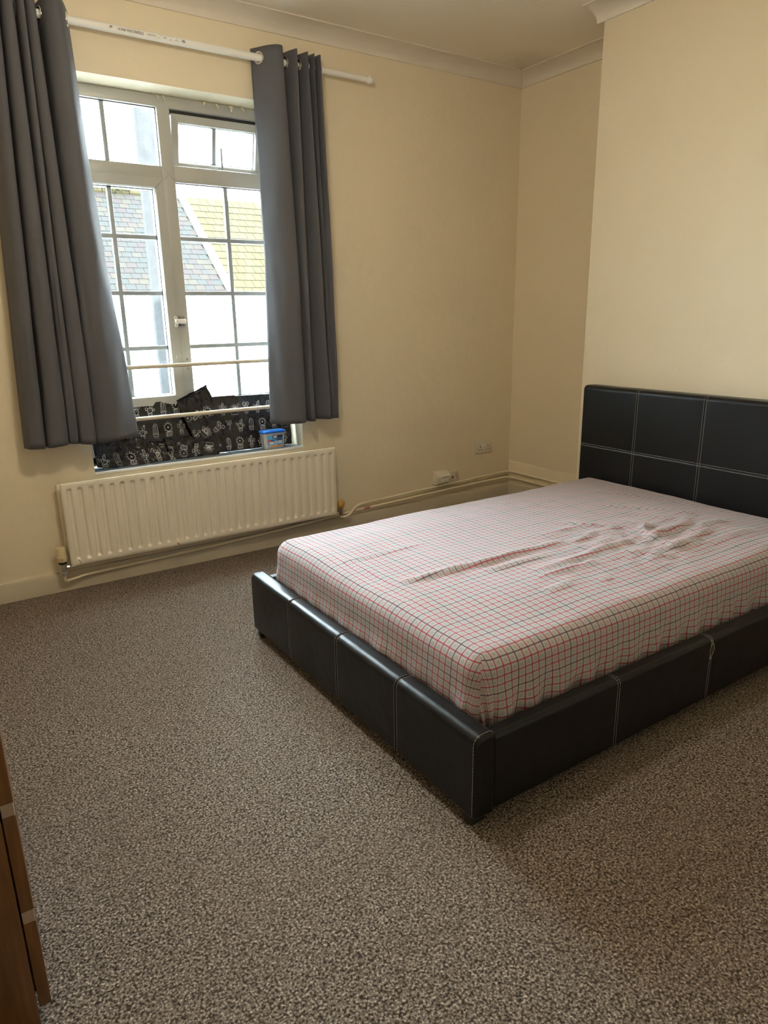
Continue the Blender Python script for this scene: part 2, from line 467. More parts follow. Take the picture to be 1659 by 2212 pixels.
# diagonal weld lines at the mullion crossing
for sx, x in ((-1, 1.352), (1, 1.417)):
    for z0_, z1_ in ((2.058, 2.026), (1.990, 2.022)):
        MB().tube([(x, Y0 - 0.0002, z0_), (1.3845, Y0 - 0.0002, z1_)], 0.0006, 4).make('weld_line', M['greyink'], win)
def ringmesh(x0, x1, z0, z1, wd, y0, y1, ch=0.006):
    """mitred rectangular frame; inner edge chamfered towards the glass"""
    mb = MB()
    O = [(x0, z0), (x1, z0), (x1, z1), (x0, z1)]
    I = [(x0 + wd, z0 + wd), (x1 - wd, z0 + wd), (x1 - wd, z1 - wd), (x0 + wd, z1 - wd)]
    J = [(x0 + wd - ch, z0 + wd - ch), (x1 - wd + ch, z0 + wd - ch), (x1 - wd + ch, z1 - wd + ch), (x0 + wd - ch, z1 - wd + ch)]
    e = 0.0006
    for k in range(4):
        k2 = (k + 1) % 4
        loop = []
        for q in (k, k2):
            s_ = 1 if q == k else -1
            dx = (e if k == 0 else -e if k == 2 else 0) * s_; dz = (e if k == 1 else -e if k == 3 else 0) * s_
            loop.append([(O[q][0] + dx, y1, O[q][1] + dz), (O[q][0] + dx, y0, O[q][1] + dz), (J[q][0] + dx, y0, J[q][1] + dz), (I[q][0] + dx, y0 + ch * 1.6, I[q][1] + dz), (I[q][0] + dx, y1, I[q][1] + dz)])
        mb.loft(loop)
    return mb
def apply(mb, mtx): mb.v = [tuple(mtx @ Vector(v)) for v in mb.v]; return mb

# opening casement on the left: raised sash with glazing bars
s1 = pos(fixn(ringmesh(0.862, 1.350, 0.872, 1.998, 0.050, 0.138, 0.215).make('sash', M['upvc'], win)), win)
GY = 0.188
def gbars(x0, x1, z0, z1, vx, hz, parent, mtx=Matrix(), y=GY):
    for x in vx: apply(MB().box(x - 0.011, x + 0.011, y - 0.011, y + 0.011, z0, z1, 0.003), mtx).make('glazing_bar', M['bar'], parent, 40)
    for z in hz: apply(MB().box(x0, x1, y - 0.0105, y + 0.0105, z - 0.011, z + 0.011, 0.003), mtx).make('glazing_bar', M['bar'], parent, 40)
    ed = [x0] + list(vx) + [x1]; ez = [z0] + list(hz) + [z1]
    for i in range(len(ed) - 1):
        for j in range(len(ez) - 1):
            apply(MB().box(ed[i], ed[i + 1], y - 0.002, y + 0.002, ez[j], ez[j + 1]), mtx).make('pane', M['glass'], parent)
def gasket(x0, x1, z0, z1, parent, mtx=Matrix(), y=0.178):
    mb = MB(); t = 0.004
    for a in ((x0, x1, z0, z0 + t), (x0, x1, z1 - t, z1), (x0, x0 + t, z0, z1), (x1 - t, x1, z0, z1)): mb.box(a[0], a[1], y - 0.003, y + 0.003, a[2], a[3])
    apply(mb, mtx).make('gasket', M['gasket'], parent)
HZ = [1.169, 1.447, 1.7205]
gbars(0.910, 1.302, 0.920, 1.950, [1.088], HZ, s1); gasket(0.911, 1.301, 0.921, 1.949, s1)
# fixed right light
gbars(1.417, 1.930, 0.885, 1.988, [1.6915], HZ, win); gasket(1.4165, 1.930, 0.885, 1.9885, win)
# fixed lights below the lower rail
gbars(0.878, 1.352, 0.63, 0.845, [1.088], [], win); gbars(1.417, 1.930, 0.63, 0.845, [1.6915], [], win)
# fixed top-left light
gbars(0.878, 1.352, 2.058, 2.325, [1.097], [], win); gasket(0.878, 1.3525, 2.0575, 2.3255, win)
# top-hung fanlight on the right, pushed open
FM = T(0, 0.170, 2.312) @ RX(math.radians(13)) @ T(0, -0.170, -2.312)
fan = pos(fixn(apply(ringmesh(1.424, 1.922, 2.052, 2.308, 0.042, 0.156, 0.214), FM).make('fanlight_sash', M['upvc'], win)), win)
gbars(1.464, 1.882, 2.092, 2.268, [1.658], [], fan, FM); gasket(1.465, 1.881, 2.093, 2.267, fan, FM)
MB().box(1.419, 1.928, 0.172, 0.180, 2.303, 2.324).make('gasket', M['gasket'], win)
MB().tube([(1.669, 0.146, 2.067), (1.669, 0.144, 2.080), (1.672, 0.150, 2.170)], 0.006, 8).make('stay_arm', M['bar'], fan)
# casement handle
h = MB().box(1.3335, 1.3515, 0.128, 0.139, 1.272, 1.332, 0.008, 3)
h.box(1.336, 1.392, 0.112, 0.128, 1.292, 1.315, 0.005, 3)
hd = pos(h.make('handle', M['white'], s1, 50), win)
MB().box(1.366, 1.392, 0.137, 0.154, 1.279, 1.328, 0.002).make('striker_plate', M['greyink'], win)
for z in (1.282, 1.322): MB().lathe([(0.0032, 0), (0.0032, 0.0015)], T(1.3425, 0.128, z) @ RX(PI / 2), 10).make('screw', M['greyink'], win)
# keyhole rosettes on the mullion behind the guard rail
for z in (1.055, 1.104): MB().lathe([(0.007, 0), (0.007, 0.002), (0.003, 0.003)], T(1.392, 0.1555, z) @ RX(PI / 2), 12).make('screw', M['dullmetal'], win)
# flakes of peeling paint hanging from the lintel
for x, w_, l_, sk in ((1.357, .010, .030, .012), (1.388, .008, .036, .004), (1.60, .020, .022, -.01), (1.66, .016, .028, .01), (1.74, .03, .03, .0), (1.80, .02, .022, .01)):
    vs = []; 
    for k in range(5):
        t = k / 4
        for sx in (-1, 1): vs.append((x + sx * w_ * 0.5 * (1 - t * 0.75) + sk * t * t, 0.148 - 0.012 * math.sin(t * 2.6), 2.379 - l_ * t))
    fs = [(2 * k, 2 * k + 1, 2 * k + 3, 2 * k + 2) for k in range(4)]
    o = mesh_obj('paint_flake', vs, fs, M['flake'], win, 60)
    sm = o.modifiers.new('thickness', 'SOLIDIFY'); sm.thickness = 0.0008

# tiled sill
sill = struct(MB().box(WX0, WX1, 0.004, 0.157, 0.5695, 0.5755).make('trim_5', M['grout']), 'tiled window sill with white edging')
x = WX0 + 0.001
k = 0
while x < WX1 - 0.02:
    x2 = min(x + 0.1480, WX1 - 0.001)
    MB().box(x, x2 - 0.003, 0.010, 0.155, 0.574, 0.5785, 0.0015).make('tile', M['tile'], sill, 40); x = x2
MB().box(WX0 - 0.001, WX1 + 0.001, -0.004, 0.010, 0.565, 0.5800, 0.004, 3).make('edging', M['white'], sill, 50)

# guard rails across the opening
for z, lab in ((1.083, 'cream painted metal guard rail across the middle of the window'), (0.8215, 'cream painted metal guard rail in front of the black plastic')):
    t = thing('guard_rail', lab, 'rail', (1.40, 0.035, z))
    MB().tube([(WX0 + 0.004, 0.035, z), (WX1 - 0.004, 0.035, z)], 0.0105, 14).make('rail_bar', M['railpaint'], t, 40)
    for xx, s_ in ((WX0 + 0.001, 1), (WX1 - 0.001, -1)):
        MB().lathe([(0.021, 0), (0.021, 0.003), (0.013, 0.010)], T(xx, 0.035, z) @ RY(s_ * PI / 2), 16).make('end_flange', M['railpaint'], t, 40)
    if z < 1: MB().tube([(1.377, 0.035, z), (1.386, 0.035, z)], 0.0135, 14).make('coupling_ring', M['railpaint'], t, 40)

# ------------------------------------------------------------------ bed
BT = -0.0102; BP = (1.179, -2.534, 0.0)
bed = thing('bed_frame', 'black leather bed frame with pale stitching and tall headboard', 'bed', BP, BT)
FX0, FX1, BYN, BYF = 1.156, 1.226, -2.497, -1.050
def rrect(a0, a1, b0, b1, rads, n=5, inset=0.0):
    """rounded rectangle (a, b) with corner radii (lo-lo, hi-lo, hi-hi, lo-hi)"""
    a0 += inset; a1 -= inset; b0 += inset; b1 -= inset
    pts = []
    cs = [(a0, b0, 1, 1, PI), (a1, b0, -1, 1, 1.5 * PI), (a1, b1, -1, -1, 0), (a0, b1, 1, -1, 0.5 * PI)]
    for (a, b, sa, sb, st_), r in zip(cs, rads):
        r = max(r - max(inset, 0.0), 0.0015)
        for k in range(n + 1):
            an = st_ + k / n * PI / 2
            pts.append((a + sa * r + r * math.cos(an), b + sb * r + r * math.sin(an)))
    return pts
def stations(lo, hi, seams, er=0.014, g=0.0032, gw=0.006):
    out = []
    for k in range(5):
        t = k / 4 * PI / 2; out.append((lo + er * (1 - math.sin(t)) if False else lo + er * (1 - math.cos(t)), er * (1 - math.sin(t))))
    cuts = sorted(seams)
    cur = lo + er
    for c in cuts:
        m = 6
        for k in range(1, m): 
            y = lerp(cur, c - gw, k / m); out.append((y, 0.0008 * noise.noise((y * 11, 3.1, lo))))
        out += [(c - gw, 0.0), (c - gw * 0.45, g * 0.55), (c, g), (c + gw * 0.45, g * 0.55), (c + gw, 0.0)]; cur = c + gw
    for k in range(1, 6):
        y = lerp(cur, hi - er, k / 6); out.append((y, 0.0008 * noise.noise((y * 11, 3.1, lo))))
    for k in range(5):
        t = k / 4 * PI / 2; out.append((hi - er * (1 - math.sin(t)), er * (1 - math.cos(t))))
    return out
def stitch(name, pts, parent, r=0.0007, dash=0.0075, gap=0.0028, closed=False):
    """row of short thread dashes along a polyline"""
    mb = MB(); P = [Vector(p) for p in pts]
    L = [0]
    for i in range(len(P) - 1): L.append(L[-1] + (P[i + 1] - P[i]).length)
    def at(s):
        for i in range(len(P) - 1):
            if s <= L[i + 1] or i == len(P) - 2:
                t = (s - L[i]) / max(L[i + 1] - L[i], 1e-9); return P[i].lerp(P[i + 1], min(t, 1))
    s = 0
    while s + dash < L[-1]:
        a, m, b = at(s), at(s + dash / 2), at(s + dash)
        mb.tube([a, m, b], r, 4); s += dash + gap
    return mb.make(name, M['thread'], parent)
# footboard
FZ0, FZ1 = 0.036, 0.2845
frad = (0.010, 0.010, 0.020, 0.026)
fs_ = [-2.131, -1.775, -1.412]
rings = [[(a, y, b) for a, b in rrect(FX0, FX1, FZ0, FZ1, frad, 5, ins)] for y, ins in stations(BYN, BYF, fs_)]
foot = pos(wnorm(fixn(MB().loft(rings).make('footboard', M['leather'], bed, 60))), bed)
def over(sec, y): 
    """visible part of a section: front face, top and back top edge"""
    return [(a, y, b) for a, b in sec]
sec = rrect(FX0, FX1, FZ0, FZ1, frad, 5, -0.0003)
order = sec[18:] + sec[:6]            # top-left corner down the front to the bottom
front = [sec[12], *sec[13:18]][::-1]
path = sec[0:1] + sec[23:11:-1]       # bottom front -> up the front -> over the top
for y in fs_:
    for d in (-0.0062, 0.0062): stitch('stitching', [(a, y + d, b) for a, b in path], foot)
stitch('stitching', [(a, BYN + 0.013, b) for a, b in rrect(FX0, FX1, FZ0, FZ1, frad, 5, -0.0004)[0:1] + rrect(FX0, FX1, FZ0, FZ1, frad, 5, -0.0004)[23:11:-1]], foot)
# side rails
def rail(y0, y1, name, outer):
    rr = (0.008, 0.008, 0.012, 0.018) if outer < 0 else (0.008, 0.008, 0.018, 0.012)
    sm_ = [1.722, 2.198, 2.674]
    rings = [[(x, a, b) for a, b in rrect(y0, y1, FZ0, 0.266, rr, 5, ins)] for x, ins in stations(1.2275, 3.168, sm_, 0.006, 0.0022)]
    o = pos(wnorm(fixn(MB().loft(rings).make('side_rail', M['leather'], bed, 60))), bed)
    se = rrect(y0, y1, FZ0, 0.266, rr, 5, -0.0003)
    if outer < 0:
        for x in sm_:
            for d in (-0.005, 0.005): stitch('stitching', [(x + d, a, b) for a, b in se[0:1] + se[23:13:-1]], o)
    return o
r_near = rail(-2.487, -2.437, 'near', -1); rail(-1.112, -1.060, 'far', 1)
# loose loop of thread on the near rail
MB().tube(crom([(2.188, -2.4878, 0.262), (2.197, -2.489, 0.252), (2.206, -2.491, 0.235), (2.208, -2.490, 0.215), (2.200, -2.489, 0.200), (2.195, -2.4885, 0.188), (2.193, -2.488, 0.205), (2.192, -2.488, 0.23), (2.198, -2.489, 0.248)], 5), 0.0009, 5).make('loose_thread', M['thread'], r_near)
# headboard
HX0, HX1, HYN, HYF, HZ1 = 3.170, 3.2600, -2.497, -1.0375, 0.931
def hsec(ins):
    p = rrect(HX0, HX1, 0.0, HZ1, (0.008, 0.008, 0.018, 0.024), 6, ins)
    # order: lo-lo, hi-lo, hi-hi, lo-hi -> the closing edge is the front face, add the cross seam there
    zf = [(0.80, 0.0), (0.70, 0.0), (0.611, 0.0), (0.608, 0.0017), (0.605, 0.0032), (0.602, 0.0017), (0.599, 0.0), (0.45, 0.0), (0.30, 0.0), (0.262, 0), (0.258, 0.003), (0.254, 0.0), (0.12, 0.0)]
    return p + [(HX0 + ins + d, z) for z, d in zf]
hs = [-1.394, -1.767, -2.132]
rings = [[(a, y, b) for a, b in hsec(ins)] for y, ins in stations(HYN, HYF, hs, 0.016)]
head = pos(wnorm(fixn(MB().loft(rings).make('headboard', M['leather'], bed, 60))), bed)
hp = rrect(HX0, HX1, 0.0, HZ1, (0.008, 0.008, 0.018, 0.024), 6, -0.0003)
hpath = [(HX0 - 0.0003, 0.24)] + hp[27:16:-1]
for y in hs:
    for d in (-0.0062, 0.0062): stitch('stitching', [(a, y + d, b) for a, b in hpath], head)
for d in (-0.0062, 0.0062):
    stitch('stitching', [(HX0 - 0.0003, y, 0.605 + d) for y in (HYF - 0.016, HYN + 0.016)], head)
stitch('stitching', [(HX0 + 0.012, HYF + 0.0002, z) for z in (0.30, HZ1 - 0.03)], head)
# feet and the dark base boards inside
for fx, fy in ((1.166, -2.47), (1.166, -1.10), (3.19, -2.47), (3.19, -1.10), (2.2, -2.40), (2.2, -1.14)):
    MB().box(fx, fx + 0.05, fy, fy + 0.03, 0.0005, 0.0355, 0.003).make('foot', M['black'], bed, 40)
for i in range(12):
    x0_ = 1.245 + i * 0.160
    MB().box(x0_, x0_ + 0.12, -2.436, -1.113, 0.118, 0.134, 0.002).make('slat', M['black'], bed)
MB().box(1.2275, 3.168, -2.436, -2.416, 0.085, 0.1175).make('slat_ledge', M['black'], bed)
MB().box(1.2275, 3.168, -1.133, -1.113, 0.085, 0.1175).make('slat_ledge', M['black'], bed)

# mattress in its fitted sheet (grid wrapped over a rounded block; uv in metres keeps the weave square)
mat = thing('mattress', 'double mattress in a crumpled red checked fitted sheet', 'mattress', BP, BT)
MX0, MX1, MY0, MY1 = 1.236, 3.162, -2.414, -1.118
MTOP, MBOT, R = 0.452, 0.138, 0.062
ix0, ix1, iy0, iy1 = MX0 + R, MX1 - R, MY0 + R, MY1 - R
QA = R * PI / 2; DM = QA + (MTOP - R - MBOT)
W = [  # ridges in bed coordinates: polyline, height, width
    ([(1.372, -1.845), (1.48, -1.868), (1.75, -1.893), (1.95, -1.89), (2.12, -1.897)], .020, .017),
    ([(1.66, -1.957), (1.76, -1.962), (1.93, -1.965)], .012, .014),
    ([(1.775, -2.062), (1.95, -2.06), (2.13, -2.045), (2.24, -2.04), (2.36, -2.035)], .017, .018),
    ([(1.76, -2.105), (1.92, -2.105), (2.06, -2.115)], .012, .016),
    ([(1.70, -2.20), (1.83, -2.195)], .009, .014), ([(1.93, -2.225), (1.99, -2.23)], .006, .012),
    ([(2.42, -2.09), (2.50, -2.05), (2.62, -2.05), (2.76, -2.02)], .022, .024),
    ([(2.40, -2.14), (2.48, -2.17), (2.60, -2.15), (2.72, -2.14)], .016, .02),
    ([(2.55, -1.93), (2.47, -1.99), (2.44, -2.05)], .016, .018), ([(2.10, -2.0), (2.28, -1.985), (2.40, -1.96)], .012, .018),
    ([(2.30, -2.16), (2.42, -2.18), (2.56, -2.20)], .012, .016), ([(2.30, -1.72), (2.36, -1.80), (2.43, -1.86)], .010, .018),
    ([(2.05, -1.80), (2.22, -1.79), (2.36, -1.80)], .007, .015), ([(1.30, -1.55), (1.50, -1.575), (1.68, -1.58)], .006, .014),
    ([(2.12, -1.93), (2.3, -1.90), (2.5, -1.87)], .008, .016), ([(2.2, -2.10), (2.26, -2.16), (2.33, -2.24)], .008, .018),
    ([(2.66, -1.62), (2.74, -1.75), (2.84, -1.86)], .008, .02), ([(2.80, -1.40), (2.95, -1.60), (3.05, -1.9)], .006, .02),
    ([(2.62, -2.10), (2.76, -2.09), (2.9, -2.10)], .012, .018), ([(2.7, -1.93), (2.82, -1.92), (2.9, -1.95)], .010, .018),
    ([(2.58, -2.24), (2.75, -2.22), (2.9, -2.23)], .007, .018), ([(1.30, -1.30), (1.36, -1.75), (1.33, -2.1)], .006, .03),
]
Wp = [([Vector((*p, 0)) for p in crom(q, 5)], h_, w_) for q, h_, w_ in W]
def wrinkle(x, y):
    z = 0.0
    for P, h_, w_ in Wp:
        if x < min(p.x for p in P) - .08 or x > max(p.x for p in P) + .08 or y < min(p.y for p in P) - .08 or y > max(p.y for p in P) + .08: continue
        best = 1e9; bs = 0; bt = 0
        for i in range(len(P) - 1):
            a, b = P[i], P[i + 1]; ab = b - a; q = Vector((x, y, 0)) - a
            t = max(0, min(1, q.dot(ab) / ab.length_squared)); dv = q - ab * t
            d = dv.length
            if d < best: best = d; bt = (i + t) / (len(P) - 1); bs = ab.x * dv.y - ab.y * dv.x
        h_, w_ = h_ * 0.8, w_ * 0.78; side = 0.62 if bs < 0 else 1.7       # steep on the side away from the window
        e = math.sin(PI * min(max(bt, 0.0), 1.0)) ** 0.5 if 0 < bt < 1 else 0.0
        z += h_ * e * math.exp(-(best / (w_ * side)) ** 2)
    return z
DS = 0.0125
sa = []; a = ix0 - DM
nx = round((ix1 - ix0 + 2 * DM) / DS); ny = round((iy1 - iy0 + 2 * DM) / DS)
vv = []; uu = []
for i in range(nx + 1):
    s_ = ix0 - DM + (ix1 - ix0 + 2 * DM) * i / nx
    for j in range(ny + 1):
        t_ = iy0 - DM + (iy1 - iy0 + 2 * DM) * j / ny
        ox = min(0, s_ - ix0) + max(0, s_ - ix1); oy = min(0, t_ - iy0) + max(0, t_ - iy1)
        cx_ = min(max(s_, ix0), ix1); cy_ = min(max(t_, iy0), iy1)
        d = max(abs(ox), abs(oy))
        if d < 1e-9: dx_, dy_ = 0., 0.
        else:
            an = math.atan2(abs(oy), abs(ox)); dx_ = math.copysign(math.cos(an), ox) if ox else 0.; dy_ = math.copysign(math.sin(an), oy) if oy else 0.
        if d <= QA: hr = R * math.sin(d / R); dz = R * (1 - math.cos(d / R))
        else: hr = R; dz = R + (d - QA)
        x = cx_ + dx_ * hr; y = cy_ + dy_ * hr; z = MTOP - dz
        # crown, sag towards the foot corners, soft unevenness
        u_ = (x - MX0) / (MX1 - MX0); v_ = (y - MY0) / (MY1 - MY0)
        edge = smooth01(min(u_, 1 - u_) / 0.22) * smooth01(min(v_, 1 - v_) / 0.25)
        z += (0.020 * edge - 0.012) * (1 if d < QA else max(0, 1 - (d - QA) / 0.1))
        z += 0.007 * noise.noise((x * 3.1, y * 3.1, 0.3)) * smooth01(1 - d / 0.1)
        if d < QA:
            k_ = 1 - d / QA
            z += wrinkle(x, y) * smooth01(k_ * 2.5)
            m_ = math.exp(-(((x - 2.45) / 0.42) ** 2 + ((y + 2.02) / 0.24) ** 2))
            z += (0.011 * noise.noise((x * 9 + y * 6, y * 26 - x * 5, 1)) + 0.006 * noise.noise((x * 22, y * 30, 3))) * m_ * k_
            z += 0.0016 * noise.noise((x * 14, y * 14, 5))
        elif d > 0:
            dn = (d - QA) / (DM - QA)
            al = t_ if abs(ox) > abs(oy) else s_      # runs along the side
            sd = 1.0 if abs(ox) > abs(oy) else 2.0
            puck = 0.014 * math.sin(al * 58 + 2.2 * noise.noise((al * 5, sd, 0)) + dn * 2.4 * noise.noise((al * 9, sd, 7))) + 0.012 * noise.noise((al * 17 + dn * 1.6, dn * 2.0, sd * 3))
            foot_ = 0.28 if (sd == 1.0 and s_ < ix0) else 1.0
            b_ = foot_ * puck * smooth01(dn * 1.15) + 0.006 * math.sin(dn * PI) + (1 - foot_) * 0.010 * math.exp(-((dn - 0.42) / 0.10) ** 2) * (0.6 + noise.noise((al * 3, 2, 2)))
            b_ += 0.010 * (noise.noise((x * 9, y * 9, z * 14))) * dn
            b_ = min(b_, 0.018)
            x += dx_ * b_; y += dy_ * b_
            z += 0.022 * noise.noise((al * 11, sd * 5, 1)) * smooth01(dn)
        vv.append((x, y, z)); uu.append((s_ + 0.004 * noise.noise((x * 4, y * 4, 8)), t_ + 0.004 * noise.noise((x * 4, y * 4, 12))))
N1 = ny + 1
ff = [(i * N1 + j, (i + 1) * N1 + j, (i + 1) * N1 + j + 1, i * N1 + j + 1) for i in range(nx) for j in range(ny)]
mesh_obj('fitted_sheet', vv, ff, M['sheet'], mat, 180, uu)
MB().box(MX0 + 0.03, MX1 - 0.03, MY0 + 0.03, MY1 - 0.03, 0.1345, 0.40, 0.03, 3).make('mattress_core', M['render'], mat, 50)

# ------------------------------------------------------------------ curtains and pole
RODZ, RODY = 2.5455, -0.080
pole = thing('curtain_pole', 'white curtain pole with a printed sticker above the window', 'curtain pole', (1.45, RODY, RODZ))
MB().tube([(0.40, RODY, RODZ), (1.93, RODY, RODZ)], 0.0168, 20).make('pole_tube', M['rod'], pole, 40)
MB().tube([(1.93, RODY, RODZ), (2.452, RODY, RODZ)], 0.0152, 20).make('pole_tube', M['rod'], pole, 40)
MB().lathe([(0.0152, 0), (0.019, 0.002), (0.0205, 0.008), (0.0205, 0.018), (0.018, 0.027), (0.011, 0.033), (0.001, 0.035)], T(2.447, RODY, RODZ) @ RY(PI / 2), 20).make('finial', M['rod'], pole, 50)
MB().lathe([(0.0168, 0), (0.020, 0.002), (0.0205, 0.02), (0.012, 0.033), (0.001, 0.035)], T(0.402, RODY, RODZ) @ RY(-PI / 2), 20).make('finial', M['rod'], pole, 50)
for xx in (0.47, 2.16):
    br = MB().lathe([(0.024, 0), (0.024, 0.004), (0.009, 0.008), (0.008, 0.058)], T(xx, -0.0005, RODZ) @ RX(PI / 2), 16)
    br.tube([(xx - 0.006, RODY, RODZ), (xx + 0.006, RODY, RODZ)], 0.0205, 18); br.make('bracket', M['rod'], pole, 40)
# printed sticker: bars wrapped on the front of the pole
def onrod(x, an, r=0.01695): return (x, RODY - r * math.cos(an), RODZ + r * math.sin(an))
def patch(mb, x0, x1, a0, a1):
    a0 -= 0.28; a1 -= 0.22; n = 4; vs = [onrod(x, lerp(a0, a1, k / n)) for k in range(n + 1) for x in (x0, x1)]
    mb.add(vs, [(2 * k, 2 * k + 1, 2 * k + 3, 2 * k + 2) for k in range(n)])
mb = MB(); x = 1.110; random.seed(3)
patch(mb, 1.098, 1.100, -0.05, 0.30); patch(mb, 1.098, 1.106, -0.06, 0.0); patch(mb, 1.102, 1.112, 0.15, 0.55)
x = 1.133
while x < 1.245:
    w_ = random.choice((.002, .003, .005)); patch(mb, x, x + w_, random.uniform(-.25, -.05), random.uniform(0.35, 0.6)); x += w_ + random.choice((.0015, .002, .003))
x = 1.262
while x < 1.30:
    patch(mb, x, x + .003, random.uniform(-.1, .1), random.uniform(.3, .5)); x += .006
for k in range(16): 
    xx = random.uniform(1.31, 1.40); zz = random.uniform(-.2, .5); patch(mb, xx, xx + random.uniform(.003, .008), zz, zz + 0.05)
patch(mb, 1.420, 1.437, -0.05, 0.05); patch(mb, 1.420, 1.435, 0.16, 0.50); patch(mb, 1.408, 1.4105, -0.1, 0.0)
tag(mb.make('printed_sticker', M['greyink'], pole), kind='stuff')

def interp_rows(rows, z):
    for i in range(len(rows) - 1):
        za, A = rows[i]; zb, B = rows[i + 1]
        if z <= za and z >= zb:
            t = (za - z) / (za - zb)
            return [(lerp(a[0], b[0], t), lerp(a[1], b[1], t)) for a, b in zip(A, B)]
    return rows[-1][1]
def curtain(label, rows, seed, hang, eyes):
    t = thing('curtain', label, 'curtain', (rows[-1][1][len(rows[-1][1]) // 2][0], RODY, 0.75), group='charcoal eyelet curtains')
    zt = 2.592; n = 7; NZ = 64
    vv = []; uu = []; cols = 0
    for r_ in range(NZ + 1):
        f = r_ / NZ; z = lerp(zt, 0.752, f)
        p = [(x, -0.03 + (y + 0.03) * 1.22) for x, y in crom(interp_rows(rows, z), n)]; cols = len(p)
        ul = 0
        for c_, (x, y) in enumerate(p):
            if c_: ul += math.hypot(x - p[c_ - 1][0], y - p[c_ - 1][1])
            k = smooth01((2.35 - z) / 1.3)
            x2 = x + 0.006 * k * noise.noise((c_ * 0.35, z * 2.2, seed)); y2 = y + 0.008 * k * noise.noise((c_ * 0.3, z * 2.6, seed + 5))
            y2 = min(y2, -0.026)
            zz = z
            if f > 0.5: zz = z + hang(x) * (f - 0.5) * 2
            if r_ == 0: zz += 0.003 * noise.noise((c_ * .3, seed, 2))
            vv.append((x2, y2, zz)); uu.append((ul, z))
    ff = [(r_ * cols + c_, r_ * cols + c_ + 1, (r_ + 1) * cols + c_ + 1, (r_ + 1) * cols + c_) for r_ in range(NZ) for c_ in range(cols - 1)]
    o = mesh_obj('curtain_fabric', vv, ff, M['cloth'], t, 60, uu)
    sm = o.modifiers.new('thickness', 'SOLIDIFY'); sm.thickness = 0.0022; sm.offset = 0
    # hem: a doubled band along the foot of the fabric
    hv = []; 
    hr = [v for v in vv[(NZ - 3) * cols:]]
    # eyelet rings where the pole threads the heading
    p = [(x, -0.03 + (y + 0.03) * 1.22) for x, y in crom(interp_rows(rows, RODZ), n)]
    for c_ in range(len(p) - 1):
        (xa, ya), (xb, yb) = p[c_], p[c_ + 1]
        if (ya - RODY) * (yb - RODY) < 0 and abs(yb - ya) > 0.002:
            tt = (RODY - ya) / (yb - ya); x = lerp(xa, xb, tt)
            d = Vector((xb - xa, yb - ya, 0)).normalized(); nrm = Vector((d.y, -d.x, 0))
            if nrm.y > 0: nrm = -nrm
            mtx = Matrix.Translation((x, RODY, RODZ)) @ nrm.to_track_quat('Z', 'Y').to_matrix().to_4x4()
            prof = [(0.0195, -0.003), (0.0195, 0.0032), (0.023, 0.0048), (0.0285, 0.0036), (0.030, 0.0012), (0.030, -0.0012), (0.0285, -0.0036), (0.023, -0.0048), (0.0195, -0.003)]
            ns = 26; mb = MB(); rr = []
            for k in range(ns + 1):
                an = 2 * PI * k / ns; rr.append([mtx @ Vector((r * math.cos(an), r * math.sin(an), hh)) for r, hh in prof[:-1]])
            fixn(mb.loft(rr, True, False).make('eyelet_ring', M['chrome'], t, 40))
    return t
Rrows = [
 (2.60, [(1.786, -.035), (1.853, -.125), (1.904, -.132), (1.932, -.035), (1.966, -.117), (1.985, -.130), (2.005, -.030), (2.045, -.130), (2.062, -.030), (2.083, -.130), (2.098, -.030), (2.119, -.127), (2.142, -.035)]),
 (1.61, [(1.792, -.045), (1.851, -.120), (1.929, -.138), (1.944, -.050), (1.964, -.122), (1.990, -.130), (2.016, -.055), (2.078, -.132), (2.094, -.050), (2.112, -.110), (2.124, -.110), (2.147, -.128), (2.168, -.045)]),
 (0.74, [(1.756, -.060), (1.8265, -.125), (1.933, -.142), (1.950, -.060), (1.970, -.125), (1.9955, -.132), (2.024, -.062), (2.096, -.133), (2.108, -.070), (2.120, -.125), (2.140, -.115), (2.155, -.128), (2.195, -.045)]),
]
curtain('charcoal eyelet curtain hanging to the right of the window', Rrows, 2.0, lambda x: -0.012 + 0.05 * (x - 1.76) * 0.3, 3)
Lrows = [
 (2.60, [(.595, -.035), (.630, -.130), (.662, -.130), (.668, -.035), (.678, -.122), (.715, -.130), (.727, -.032), (.735, -.118), (.757, -.130), (.760, -.060), (.766, -.122), (.795, -.130), (.815, -.030), (.835, -.118), (.893, -.137), (.944, -.032)]),
 (2.02, [(.570, -.040), (.600, -.125), (.636, -.130), (.647, -.045), (.658, -.122), (.706, -.132), (.717, -.055), (.727, -.115), (.750, -.122), (.754, -.062), (.762, -.122), (.800, -.130), (.815, -.050), (.832, -.118), (.898, -.137), (.958, -.036)]),
 (1.40, [(.540, -.050), (.565, -.122), (.610, -.130), (.624, -.055), (.636, -.124), (.694, -.134), (.705, -.075), (.716, -.112), (.743, -.116), (.748, -.066), (.757, -.121), (.805, -.130), (.817, -.065), (.830, -.119), (.906, -.136), (.992, -.044)]),
 (0.74, [(.508, -.060), (.525, -.120), (.580, -.130), (.598, -.060), (.610, -.125), (.680, -.135), (.692, -.090), (.702, -.110), (.735, -.111), (.742, -.070), (.751, -.120), (.810, -.130), (.818, -.080), (.827, -.120), (.916, -.135), (1.038, -.055)]),
]
curtain('wide charcoal eyelet curtain hanging to the left of the window', Lrows, 9.0, lambda x: 0.01 * noise.noise((x * 8, 0, 1)), 4)

